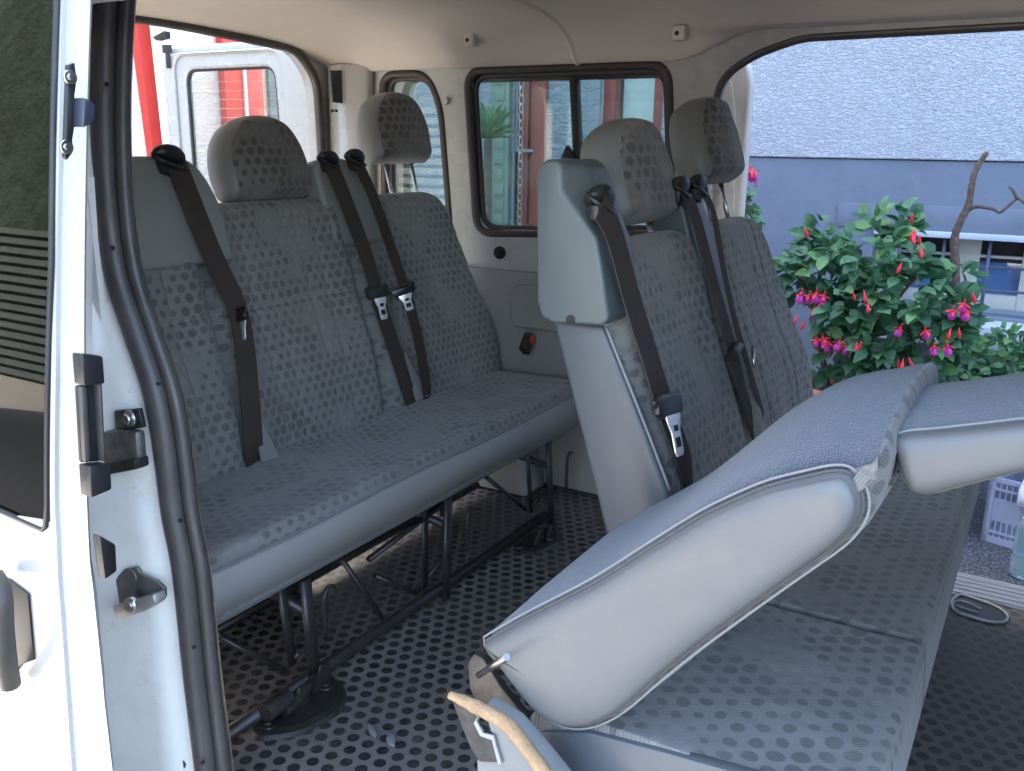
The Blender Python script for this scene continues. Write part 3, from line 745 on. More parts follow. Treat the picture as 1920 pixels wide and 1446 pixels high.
boxe([(133, 182), (155, 196), (153, 230), (131, 240)], .024, 'guide_wedge', simple('blue black plastic', (0.03, 0.035, 0.055), .35), gpl, .003)
for (x, y) in ((129, 145), (122, 276)):
    c = ef(x, y, .012); m = MB(); m.tube([c, c + Vector((.004, 0, 0))], .0075, 12); m.tube([c + Vector((.004, 0, 0)), c + Vector((.006, 0, 0))], .004, 6); m.build('screw', M_metal, gpl)
# pillar fittings: rail end with bolt, striker
pf = lambda x, y, yy=.775: at(x, y, 1, yy)
def boxp(pix, depth, name, mat, par, bev=.003, yy=.775):
    m = MB(); m.prism([pf(x, y, yy) for x, y in pix], (0, -depth, 0)); return m.build(name, mat, par, bev)
rl = boxp([(186, 808), (240, 800), (274, 804), (279, 872), (190, 890)], .018, 'door_rail', M_dirty, van, .006, .79)
boxp([(222, 768), (268, 764), (276, 800), (238, 806), (224, 800)], .008, 'rail_bracket', M_black, rl, .002, .785)
boxp([(188, 870), (279, 852), (281, 872), (190, 890)], .024, 'rail_lip', M_frame, rl, .003, .79)
c = pf(246, 784, .776); m = MB(); m.tube([c, c + Vector((0, -.004, 0))], .012, 16); m.tube([c + Vector((0, -.004, 0)), c + Vector((0, -.010, 0))], .008, 6); m.build('bolt', M_metal, rl)
sk_ = boxp([(201, 1118), (228, 1076), (240, 1064), (262, 1060), (270, 1074), (300, 1086), (314, 1100), (315, 1118), (290, 1136), (236, 1150), (208, 1134)], .007, 'striker_plate', M_dirty, van, .0025, .775)
boxp([(232, 1128), (310, 1104), (315, 1122), (292, 1136), (246, 1150)], .022, 'striker_arm', simple('aluminium casting', (0.42, 0.39, 0.36), .4, metal=.6, var=.2), sk_, .004, .768)
c = pf(241, 1136, .742); m = MB(); m.tube([c + Vector((0, .02, 0)), c], .011, 18); m.tube([c, c + Vector((0, -.002, 0))], .0085, 18); m.build('striker_pin', M_metal, sk_)
c = pf(248, 1081, .768); m = MB(); m.tube([c, c + Vector((0, -.003, 0))], .012, 18); m.tube([c + Vector((0, -.003, 0)), c + Vector((0, -.0036, 0))], .0045, 6); m.build('screw', M_dirty, sk_)
c = pf(346, 1424, .79); m = MB(); m.tube([c, c + Vector((0, -.01, 0))], .012, 14); m.build('rubber_buffer', M_black, van)

# ------------ far sliding door, slid back outside the far wall
YF = FAR + .12
fx = at(1404, 200, 1, YF).x
fr = roundpoly([(fx, -.2), (fx, 1.24), (fx - .03, 1.31), (-2.0, 1.31), (-2.0, -.2)], [.02, .03, .03, .05, .02])
whole = roundpoly([(at(1262, 130, 1, YF).x, 1.262), (at(1262, 440, 1, YF).x, .70), (-1.93, .70), (-1.93, 1.262)], .06)
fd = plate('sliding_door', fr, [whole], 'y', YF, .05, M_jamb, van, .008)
gasket('door_pane_gasket', whole, YF + .0, .012, M_rub, parent=fd)
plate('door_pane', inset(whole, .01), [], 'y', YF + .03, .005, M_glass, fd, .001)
m = MB(); m.tube(smoothpath([at(x, y, 1, YF - .002) for x, y in ((1352, 118), (1368, 150), (1376, 200), (1376, 260), (1374, 420))], 5), .004, 8); m.build('door_rib', M_jamb, fd)
c = at(1368, 110, 1, YF - .006); m = MB(); m.tube([c, c + Vector((0, .01, 0))], .012, 12); m.build('rubber_buffer', M_black, fd)

# ------------ open rear door
YR = 2.47
rdo = roundpoly(P2([(293, 68), (560, 84), (592, 100), (618, 330), (640, 900), (360, 1010), (318, 330)], 1, YR), [.05, .05, .05, .02, .05, .05, .02])
xa, xb = at(300, 80, 1, YR).x, at(590, 90, 1, YR).x
rdo = roundpoly([(xa, -.2), (xa, 1.40), (xb, 1.40), (xb + .03, .9), (xb + .03, -.2)], [.04, .08, .06, .02, .04])
x0 = at(350, 180, 1, YR).x; x1 = at(515, 180, 1, YR).x; z1 = at(430, 128, 1, YR).z
rwh = roundpoly([(x0, .78), (x0, z1), (x1, z1), (x1 + .03, .78)], .05)
rd = plate('rear_door', rdo, [rwh], 'y', YR, .035, M_white, van, .012)
ring = inset(rwh, -.05)
plate('inner_panel', inset(rdo, .03), [ring], 'y', YR - .014, .016, M_white, rd, .006)
gasket('pane_gasket', rwh, YR + .012, .007, M_black, parent=rd)
plate('pane', inset(rwh, -.005), [], 'y', YR + .018, .005, M_glassr, rd, .001)
m = MB()
for k in range(14):
    z = z1 - .045 - k * .032; m.tube([(x0 + .01, YR + .015, z), (x1 + .01, YR + .015, z)], .0007, 5)
m.build('heater_wire', simple('heater wire', (.45, .3, .2), .5), rd)
m = MB(); c = at(303, 84, 1, YR - .03); m.box((c.x - .0, YR - .03, c.z - .03), (c.x + .045, YR - .02, c.z)); m.box((c.x + .015, YR - .03, c.z - .085), (c.x + .033, YR - .021, c.z - .03)); m.build('door_catch', M_black, rd, .002)
m = MB(); a = at(285, 70, 1, YR); m.prism([a, a + Vector((.07, 0, .02)), a + Vector((.07, 0, -.005)), a + Vector((.02, 0, -.012))], (0, .03, 0)); m.build('catch_bracket', M_black, rd, .002)
m = MB(); a = at(566, 88, 1, YR); m.tube([a, at(604, 300, 1, YR)], .012, 8); m.build('hinge_edge', M_white, rd)

# ============================================================ SEATS
def hwback(W, v1, cr=.14, n=3.0, top=.62):
    def f(v):
        if v < v1 - cr: return W - .012 * (v / max(.01, v1 - cr) - .5) ** 2
        t = (v - (v1 - cr)) / cr
        return W * (1 - (1 - top) * (1 - (1 - min(1, t) ** n) ** (1 / n)))
    return f
def backfront(W, H1):
    def f(u, v):
        d = .010 * math.exp(-((abs(u) - W + .045) / .035) ** 2)          # side bolster
        for s in (-.12, .12): d -= .006 * math.exp(-((u - s) / .006) ** 2)
        for s in (-.06, .06): d -= .003 * math.exp(-((u - s) / .005) ** 2)
        d -= .005 * math.exp(-((v - .33) / .006) ** 2)
        d += .014 * math.exp(-((v - .14) / .12) ** 2)                   # lumbar bulge
        return d
    return f
def frame_of(base, lean):
    V = Vector((-math.sin(lean), 0, math.cos(lean))); Nn = Vector((math.cos(lean), 0, math.sin(lean))); return Vector(base), V, Nn
UY = Vector((0, 1, 0))
def backrest(parent, base, lean, yc, W, H1, seed, flare=0.0, v0=-.06, name='backrest', cr=.14, top=.62, back=.075, mats=None):
    O, V, Nn = frame_of(base, lean); O = Vector((O.x, yc, O.z)) - Nn * .045
    hb = hwback(W, H1, cr, 3.0, top); tf = lambda v: max(0, min(1, (v - .08) / (H1 - .08)))
    return padded(name, O, UY, V, Nn, (lambda v: hb(v) - flare * tf(v) / 2), v0, H1, .045, back, .04, .025, mats or [M_fab, M_vinyl], parent, backfront(W, H1), 84, 96, .004, seed, uvo=(0, 0), shear=lambda v: -flare * tf(v) / 2)
def headrest(parent, base, lean, yc, vbot, seed, W=.135, Hh=.20, group=None):
    O, V, Nn = frame_of(base, lean); O = Vector((O.x, yc, O.z)) - Nn * .055 + V * vbot
    def hw(v):
        t = max(0, (v - .06) / (Hh - .06)); return W * (.94 + .06 * min(1, v / .06)) * max(.012, (1 - min(1, t) ** 2.3)) ** .5
    hr = padded('headrest', O, UY, V, Nn, hw, 0, Hh, .058, .045, .05, .04, [M_fabh, M_vinyl], parent, lambda u, v: .012 * math.exp(-(u / .07) ** 2), 64, 40, .018, seed, uvo=(yc, vbot), rtop=.035, rbot=.03)
    for s in (-.06, .06):
        m = MB(); a = O + UY * s - Nn * .0; m.tube([a + V * .02, a - V * (.02 + max(.02, vbot - .50))], .006, 10); m.build('post', M_metal, hr)
    return hr
def guide(parent, c, sc=1.0, yaw=0):
    """belt outlet: rounded black shroud over a slot"""
    m = MB(); rings = 9; seg = 14; vs = []
    for i in range(rings):
        t = math.pi * i / (rings - 1)
        for k in range(seg):
            a = 2 * math.pi * k / seg
            x = math.sin(t) * math.cos(a) * .018; y = math.cos(t) * .036; z = math.sin(t) * math.sin(a) * .024
            if z < 0: z *= .55
            x += .010 * (z / .024)
            v = Vector((x, y, z)) * sc
            v.rotate(Matrix.Rotation(rad(-16), 3, 'X')); vs.append(c + v)
    fs = [(i * seg + k, i * seg + (k + 1) % seg, (i + 1) * seg + (k + 1) % seg, (i + 1) * seg + k) for i in range(rings - 1) for k in range(seg)]
    m.add(vs, fs, 0, True); o = m.build('belt_guide', M_black, parent)
    rot_ = Matrix.Rotation(rad(-16), 3, 'X')
    lip = smoothpath([c + rot_ @ (Vector(p) * sc) for p in ((0, -.034, -.002), (.014, -.030, -.010), (.022, -.010, -.015), (.022, .012, -.015), (.014, .031, -.010), (0, .035, -.002))], 4)
    m = MB(); m.tube(lip, .0042 * sc, 8); m.build('guide_lip', M_black, o)
    m = MB(); m.prism([c + rot_ @ (Vector(p) * sc) for p in ((-.004, -.026, -.012), (-.004, .026, -.012), (-.004, .018, -.034), (-.004, -.016, -.034))], Vector((.018, 0, 0)) * sc); m.build('slot', M_frame, o, .004)
    return o
def belt(parent, pix, plane, wid=.046, name='seat_belt', twist=None, widths=None):
    P0, Nn = plane; pts = smoothpath([atp(x, y, Vector(P0) + Nn * o, Nn) for x, y, o in pix], 5)
    m = MB(); ribbon(m, pts, Nn, wid, .0009, widths=widths); o = m.build(name, M_belt, parent)
    for p in o.data.polygons: p.use_smooth = False
    return o
def tongue(parent, c, dn, Nn, s=1.0, bright=True):
    """metal tongue hanging from a black loop; dn points down along the belt"""
    dn = Vector(dn).normalized(); Nn = Vector(Nn).normalized(); sx = dn.cross(Nn).normalized()
    m = MB(); W = .030 * s
    m.tube(smoothpath([c + sx * -W - dn * .006, c + sx * -W - dn * .016, c + sx * W - dn * .016, c + sx * W - dn * .006], 3), .0045 * s, 8)
    pts = [c + sx * a * s + dn * b_ * s - Nn * .004 for a, b_ in ((-.034, -.012), (.034, -.012), (.034, .004), (.026, .010), (-.026, .010), (-.034, .004))]
    m.prism(pts, Nn * .010); o = m.build('tongue_grip', M_black, parent, .0015)
    out = [(-.020, .008), (.020, .008), (.016, .020), (.0115, .028), (.0115, .050), (.008, .055), (-.008, .055), (-.0115, .050), (-.0115, .028), (-.016, .020)]
    for z0, z1 in (((.022, .030)), ((.034, .046))):
        pass
    vs = []; 
    mt = MB(); mt.prism([c + sx * a * s + dn * b_ * s + Nn * .004 for a, b_ in out], Nn * .0022 * s); t_ = mt.build('tongue', M_bright, parent, .0006)
    mh = MB()
    for b0, b1, wv in ((.020, .027, .006), (.034, .045, .007)):
        mh.prism([c + sx * a * s + dn * b_ * s + Nn * .0064 for a, b_ in ((-wv, b0), (wv, b0), (wv, b1), (-wv, b1))], Nn * .0008)
    mh.build('tongue_slot', M_dark, parent)
    return t_

# ---------------- rear bench (row three)
L3 = rad(14.0); B3 = Vector((-1.445, 0, .37))
X3F = -1.10
bench = thing('bench_seat', 'three seat rear bench in dotted grey fabric on black tube legs', 'bench seat', (-1.3, 1.6, 0))
O3, V3, N3 = frame_of(B3, L3)
def cush(parent, x0, x1, y0, y1, zf, zb, seed, name='cushion', mats=None, nvis=110, er=.035, sag=1.0):
    """seat cushion: rows along x, u along y"""
    yc = (y0 + y1) / 2; W = (y1 - y0) / 2; Dv = x1 - x0
    def top(u, v):
        t = v / Dv; seatn = (u + W) / (2 * W) * 3; ph = seatn % 1
        hh = (zb - zf) * (1 - t) - .016 * math.sin(math.pi * min(1, max(0, ph))) ** 2 * math.exp(-((t - .45) / .35) ** 2) + .010 * math.exp(-((t - .93) / .06) ** 2)
        for k in range(3):
            for s in (.16, .84):
                us = -W + (k + s) * 2 * W / 3 + .02 * math.sin(t * 5 + k); hh -= .006 * math.exp(-((u - us) / .007) ** 2) * min(1, t * 2)
        return (zb - zf) * (1 - t) + (hh - (zb - zf) * (1 - t)) * sag
    o = padded(name, Vector((x0, yc, zf - .10)), UY, Vector((1, 0, 0)), Vector((0, 0, 1)), lambda v: W, 0, Dv, .10, .02, er, .02, mats or [M_fabc, M_vinyl], parent, top, nvis, 50, .0, seed, uvo=(0, 0), rtop=.016, rbot=.05, wrap=True)
    return o
cu = cush(bench, -1.50, X3F, .885, 2.37, .385, .372, 3)
# vinyl valance
def zbv(y): return .292 - .004 * math.sin((y - .9) * 5.2) - .010 * (y - .9)
m = MB(); ys = [.885 + k * (2.37 - .885) / 60 for k in range(61)]; vs = []
for y in ys:
    t = (y - .885) / 1.485; e = min(1, min(y - .885, 2.37 - y) / .03); xx = X3F - .012 * (1 - e) ** 2
    zq = .371 + .003 * math.sin(y * 9 + 1); wv = .0025 * math.sin(y * 17) * math.sin(y * 5.3); vs += [(xx - .03, y, zq - .003), (xx - .001, y, zq), (xx + .005, y, zq - .008), (xx + .005 + wv, y, .335), (xx + .001, y, zbv(y)), (xx - .02, y, zbv(y) - .002)]
n = 6; m.add(vs, [(i * n + j, i * n + j + 1, (i + 1) * n + j + 1, (i + 1) * n + j) for i in range(60) for j in range(n - 1)], 0, True)
m.add([(X3F - .002, .885, .37), (X3F - .002, .885, zbv(.885)), (-1.5, .885, zbv(.885)), (-1.5, .885, .37)], [(0, 1, 2, 3)]); m.build('valance', simple('valance vinyl', (.30, .29, .275), .45, bs=260, bstr=.12, bd=.0006, var=.06, vs=4), cu)
m = MB(); pts = [Vector((X3F + .003, y, .371 + .003 * math.sin(y * 9 + 1))) for y in ys]; m.tube(pts, .0022, 6); m.build('piping', M_vinyl, cu)
m = MB(); m.box((-1.48, .90, .315), (X3F - .03, 2.35, .33)); m.build('seat_pan', M_frame, cu)
H1 = .575
seats3 = [(1.10, .225, 1), (1.565, .238, 2), (2.098, .292, 3)]
for yc, W, sd in seats3:
    br = backrest(bench, B3, L3, yc, W, H1, sd * 5.3, flare=.12 if sd == 3 else .0)
headrest(bench, B3, L3, 1.075, H1 + .005, 1.1)
headrest(bench, B3, L3, 1.60, H1 + .0, 2.2, W=.14)
headrest(bench, B3, L3, 2.145, H1 + .085, 3.3, W=.135)
def turret(parent, base, lean, ya, yb, vtop, vbot, mat, dep=.13, fwd=.012, name='belt_tower', extra=None):
    O, V, Nn = frame_of(base, lean); m = MB()
    out = roundpoly([(ya, vbot), (ya - .01, vtop - .02), (ya + .02, vtop), (yb - .05, vtop), (yb, vtop - .10), (yb, vbot)], [.02, .02, .03, .06, .08, .02])
    pts = [Vector((O.x, p.x, O.z)) + V * p.y + Nn * fwd for p in out]
    m.prism(pts, -Nn * dep, smooth=True); return m.build(name, mat, parent, .012, 3)
M_tow = M_plasg
t1 = turret(bench, B3, L3, 1.13, 1.405, .67, .44, simple('grey tower plastic', (0.25, 0.255, 0.24), .45, bs=400, bstr=.1, bd=.0004, var=.05), fwd=.012)
t2 = turret(bench, B3, L3, 1.735, 1.925, .665, .44, MATS['grey tower plastic'], fwd=.008)
pl3 = (Vector((B3.x, 0, B3.z)), N3)
def gpos(px, py, plane, off=.02): return atp(px, py, plane[0] + plane[1] * off, plane[1])
guide(t1, gpos(315, 296, pl3, .015), 1.12); guide(t2, gpos(614, 300, pl3, .012), 1.0); guide(t2, gpos(664, 297, pl3, .012), 1.0)
b1 = belt(bench, [(330, 304, .022), (352, 360, .03), (400, 480, .04), (440, 565, .045), (458, 640, .05), (468, 740, .045), (476, 840, .03), (478, 880, .0)], pl3, .053)
b2 = belt(bench, [(622, 312, .022), (650, 380, .03), (690, 490, .035), (715, 580, .045), (745, 670, .045), (775, 765, .02)], pl3, .052)
b3 = belt(bench, [(672, 308, .022), (700, 370, .03), (735, 470, .035), (762, 550, .05), (785, 640, .05), (800, 730, .035), (800, 760, .0)], pl3, .04)
tongue(b2, gpos(708, 552, pl3, .05), gpos(716, 590, pl3, .05) - gpos(708, 552, pl3, .05), N3, 1.2)
tongue(b3, gpos(757, 547, pl3, .065), gpos(770, 585, pl3, .065) - gpos(757, 547, pl3, .065), (N3 + Vector((0, -.9, 0))).normalized(), .95)
tongue(b1, gpos(450, 595, pl3, .06), gpos(454, 640, pl3, .06) - gpos(450, 595, pl3, .06), Vector((.35, 1, 0)).normalized(), .9)
# grey webbing anchors between the cushions (triangular stays)
for pix in ([(486, 780), (525, 858), (492, 866), (478, 800)], [(760, 660), (803, 742), (782, 752), (764, 700)]):
    m = MB(); m.prism([gpos(x, y, pl3, .03) for x, y in pix], N3 * -.004); m.build('belt_stay', M_plasg, bench)
# buckle
c = at(988, 650, 1, 2.34)
m = MB(); m.box((-.012, -.018, -.03), (.012, .018, .03), M=Matrix.Translation(c + Vector((0, 0, .01))) @ Matrix.Rotation(rad(-40), 4, 'X')); bk = m.build('buckle', M_black, bench, .003)
m = MB(); m.box((.011, -.013, .004), (.014, .013, .026), M=Matrix.Translation(c + Vector((0, 0, .01))) @ Matrix.Rotation(rad(-40), 4, 'X')); m.build('buckle_button', M_orange, bk)
# legs
def T(mb, pix, r, X=-1.12, n=8, fl=1.0): mb.tube([at(x, y, 0, X + (o if len(p_) > 2 else 0)) for p_ in pix for x, y, o in [tuple(p_) + (0,) * (3 - len(p_))]], r, n, flat=fl)
def post(px_top, py_top, px_bot, py_bot, X, r, name='leg', fl=.6):
    m = MB(); m.tube([at(px_top, py_top, 0, X), at(px_bot, py_bot, 0, X)], r, 12, flat=fl); return m.build(name, M_frame, bench)
for (tx, ty, bx, by, s) in ((572, 1085, 590, 1275, 1.0), (840, 930, 836, 1130, .95), (1028, 820, 1034, 990, .9)):
    o = post(tx, ty, bx, by, -1.125, .014 * s)
    m = MB(); a = at(tx - 45 * s, ty + 10, 0, -1.16); b_ = at(bx - 42 * s, by - 30, 0, -1.16); m.tube([a, b_], .011 * s, 10, flat=.5); m.build('inner_post', M_frame, o)
    m = MB(); a = at(tx + 38 * s, ty + 85 * s, 0, -1.15); m.tube(smoothpath([a + Vector((0, 0, -.03)), a + Vector((0, 0, .05)), a + Vector((0, .012, .075)), a + Vector((0, .03, .07))], 4), .005, 8); m.build('strut', M_frame, o)
    m = MB(); a = at(tx - 10, ty, 0, -1.42); m.tube([a, Vector((-1.42, a.y, .004))], .011, 8); m.build('rear_post', M_frame, o); m = MB(); m.tube([at(tx, ty + 60 * s, 0, -1.13), Vector((-1.42, at(tx, ty, 0, -1.13).y, .22))], .010, 8); m.build('stretcher', M_frame, o)
rail = MB(); rail.tube([Vector((-1.135, .82, .032)), Vector((-1.135, 2.12, .032))], .0135, 12); rail.tube([Vector((-1.42, .9, .04)), Vector((-1.42, 2.2, .04))], .012, 10); rail.box((-1.49, .90, .10), (-1.485, 2.34, .31)); rail.box((-1.489, .90, .01), (-1.486, 1.50, .0999)); rail.build('rail_and_shade_board', M_frame, bench)  # the flat boards are added to block rear light and darken under the bench
for pts in ([(408, 1192), (530, 1256)], [(530, 1256), (562, 1222)], [(640, 1048), (716, 1158)], [(702, 1078), (778, 1112)], [(778, 1112), (834, 1040)], [(912, 895), (985, 955)], [(985, 955), (1020, 925)], [(690, 1050), (830, 945)]):
    a, b_ = pts; br_ = MB(); br_.tube([at(*a, 0, -1.19), at(*b_, 0, -1.15)], .0085, 8, flat=.7); br_.build('brace', M_frame, bench)
def floorplate(pix, name='floor_bracket'):
    pts = [at(x, y, 2, .003) for x, y in pix]; out = roundpoly([(p.x, p.y) for p in pts], .03)
    m = MB(); n_ = len(out); c = sum((Vector((p.x, p.y, 0)) for p in out), Vector()) / n_
    vs = [(p.x, p.y, .001) for p in out] + [(c.x + (p.x - c.x) * .93, c.y + (p.y - c.y) * .93, .007) for p in out] + [(c.x + (p.x - c.x) * .78, c.y + (p.y - c.y) * .78, .010) for p in out]
    fs = [(r_ * n_ + i, r_ * n_ + (i + 1) % n_, (r_ + 1) * n_ + (i + 1) % n_, (r_ + 1) * n_ + i) for r_ in (0, 1) for i in range(n_)] + [tuple(2 * n_ + i for i in range(n_))]
    m.add(vs, fs); return m.build(name, M_frame, bench), c
fb, c1 = floorplate([(462, 1345), (545, 1290), (560, 1262), (620, 1262), (652, 1290), (645, 1335), (560, 1380), (470, 1392)])
for (x, y) in ((503, 1363), (612, 1290)):
    m = MB(); a = at(x, y, 2, .01); m.tube([a, a + Vector((0, 0, .006))], .014, 14); m.tube([a + Vector((0, 0, .006)), a + Vector((0, 0, .012))], .008, 6); m.build('bolt', M_frame, fb)
m = MB()
for (x, y, h_, tt) in ((545, 1335, .05, .3), (585, 1300, .06, -.2), (560, 1310, .045, .1)):
    a = at(x, y, 2, .008); m.prism([a, a + Vector((.004, .045, 0)), a + Vector((.012, .035, h_)), a + Vector((.012, .012, h_))], (.006, 0, 0))
a = at(535, 1335, 2, .03); m.tube([a, a + Vector((-.01, .075, .012))], .010, 12); a = at(520, 1322, 2, .05); m.tube([a + Vector((0, -.03, 0)), a + Vector((0, .03, .0))], .017, 12)
m.build('clamp', M_frame, fb, .001)
fb2, c2 = floorplate([(955, 1030), (990, 1000), (1035, 985), (1055, 1000), (1050, 1020), (1000, 1042)])
for (x, y) in ((972, 1028), (1030, 1012)):
    a = at(x, y, 2, .01); m = MB(); m.tube([a, a + Vector((0, 0, .008))], .012, 12); m.build('bolt', M_frame, fb2)
for (x, y) in ((1000, 1022), (1022, 1012)):
    m = MB(); a = at(x, y, 2, .008); m.prism([a, a + Vector((.004, .04, 0)), a + Vector((.012, .03, .045)), a + Vector((.012, .01, .045))], (.006, 0, 0)); m.build('clamp', M_frame, fb2)

# ---------------- double seat (row two)
L2 = rad(17.3); B2 = Vector((-.475, 0, .40))
dbl = thing('double_seat', 'upright double seat with grey green belt towers and dotted backrests beside the folded seat', 'double seat', (-.35, 1.8, 0))
O2, V2, N2 = frame_of(B2, L2); pl2 = (Vector((B2.x, 0, B2.z)), N2)
H2 = .53
cush(dbl, -.52, -.065, 1.292, 2.30, .375, .375, 8, nvis=80, er=.004, sag=.15)
backrest(dbl, B2, L2, 1.555, .225, H2, 21.3, v0=-.10, back=.07)
backrest(dbl, B2, L2, 2.095, .275, H2, 31.7, flare=.10, v0=-.10, back=.07)
headrest(dbl, B2, L2, 1.635, H2 + .020, 5.5)
headrest(dbl, B2, L2, 2.125, H2 + .085, 6.6)
# vinyl side panel
m = MB(); out = [at(x, y, 1, 1.325) for x, y in ((1036, 600), (1130, 612), (1165, 700), (1205, 800), (1250, 918), (1262, 1010), (1150, 1060))]
m.prism(out, (0, .025, 0)); sp_ = m.build('side_panel', M_vinyl2, dbl, .008, 3)
m = MB(); m.tube(smoothpath([at(x, y, 1, 1.328) + Vector((.006, 0, 0)) for x, y in ((1130, 612), (1165, 700), (1205, 800), (1250, 918))], 5), .003, 6); m.build('seam', M_vinyl, sp_)
# large belt tower on the near end
def tower(pixs, y0, y1, name, mat, parent, bev=.018):
    m = MB(); P_ = [at(x, y, 1, y0) for x, y in pixs]; m.prism(P_, (0, y1 - y0, 0), smooth=True); return m.build(name, mat, parent, bev, 4)
nr_ = [(1004, 335), (1010, 310), (1024, 299), (1044, 299), (1051, 312), (1052, 356), (1085, 400), (1118, 446), (1130, 520), (1141, 600), (1128, 612), (1036, 606), (1014, 594), (1006, 565)]
fr_ = [(1006, 335), (1012, 308), (1030, 296), (1086, 298), (1104, 312), (1116, 350), (1132, 398), (1150, 448), (1162, 520), (1173, 578), (1160, 603), (1050, 606), (1020, 594), (1008, 565)]
YT = 1.285
NRv = [at(x, y, 1, YT) for x, y in nr_]
# world outline further in: same rear edge, fuller front
FRv = [at(x, y, 1, YT + .05) for x, y in fr_]
for k_ in (0, 1, 2, 11, 12, 13):
    FRv[k_] = Vector((NRv[k_].x, YT + .05, NRv[k_].z))
BKv = [Vector((p.x - .004, YT + .125, p.z)) for p in FRv]
n_ = len(NRv); mm = MB(); vs = NRv + FRv + BKv
fs = [(r_ * n_ + k, r_ * n_ + (k + 1) % n_, (r_ + 1) * n_ + (k + 1) % n_, (r_ + 1) * n_ + k) for r_ in (0, 1) for k in range(n_)] + [tuple(range(n_))[::-1], tuple(2 * n_ + k for k in range(n_))]
mm.add(vs, fs); bt = mm.build('belt_tower', M_plas, dbl, .0065, 4)
c = at(1069, 600, 1, 1.283); m = MB(); m.tube([c, c + Vector((0, .004, 0))], .0078, 14); m.build('screw_hole', M_dark, bt)
guide(bt, at(1112, 376, 1, YT + .025) + Vector((.010, 0, .0)), 1.05)
t4 = turret(dbl, B2, L2, 1.755, 1.895, .60, .36, M_plas, fwd=.006, dep=.09)
guide(t4, gpos(1272, 352, pl2, .012), .95); guide(t4, gpos(1304, 348, pl2, .012), .95)
bA = belt(dbl, [(1126, 388, .050), (1152, 440, .050), (1185, 560, .04), (1222, 680, .045), (1250, 770, .045), (1290, 880, .03), (1300, 910, .0)], pl2, .066)
tongue(bA, gpos(1253, 765, pl2, .062), gpos(1262, 815, pl2, .062) - gpos(1253, 765, pl2, .062), N2, 1.42)
bB = belt(dbl, [(1288, 362, .022), (1308, 420, .03), (1340, 540, .035), (1368, 640, .045), (1392, 730, .035), (1418, 820, .0)], pl2, .056)
bC = belt(dbl, [(1318, 358, .022), (1338, 400, .028), (1352, 480, .03), (1375, 590, .04), (1395, 660, .04), (1425, 760, .02), (1436, 800, .0)], pl2, .030)
m = MB(); c = gpos(1375, 657, pl2, .055); sx = Vector((0, 1, 0)); m.tube([c - sx * .032 - V2 * .012, c + sx * .034 + V2 * .004], .012, 10, flat=.6); m.build('tongue_grip', M_black, bB)
m = MB(); m.tube([gpos(1412, 655, pl2, .06), gpos(1414, 688, pl2, .06)], .004, 8); m.build('tongue', M_metal, bC)
m = MB(); c = gpos(1484, 762, pl2, .0); m.box((-.006, -.012, -.010), (.006, .012, .010), M=Matrix.Translation(c)); m.build('clip', M_black, dbl, .001)
# legs of the double seat
for yy in (1.42, 2.15):
    m = MB(); m.tube([(-.12, yy, .28), (-.14, yy, .005)], .014, 10); m.tube([(-.45, yy, .28), (-.5, yy, .005)], .014, 10); m.tube([(-.14, yy, .03), (-.5, yy, .03)], .01, 8); m.build('leg', M_frame, dbl)

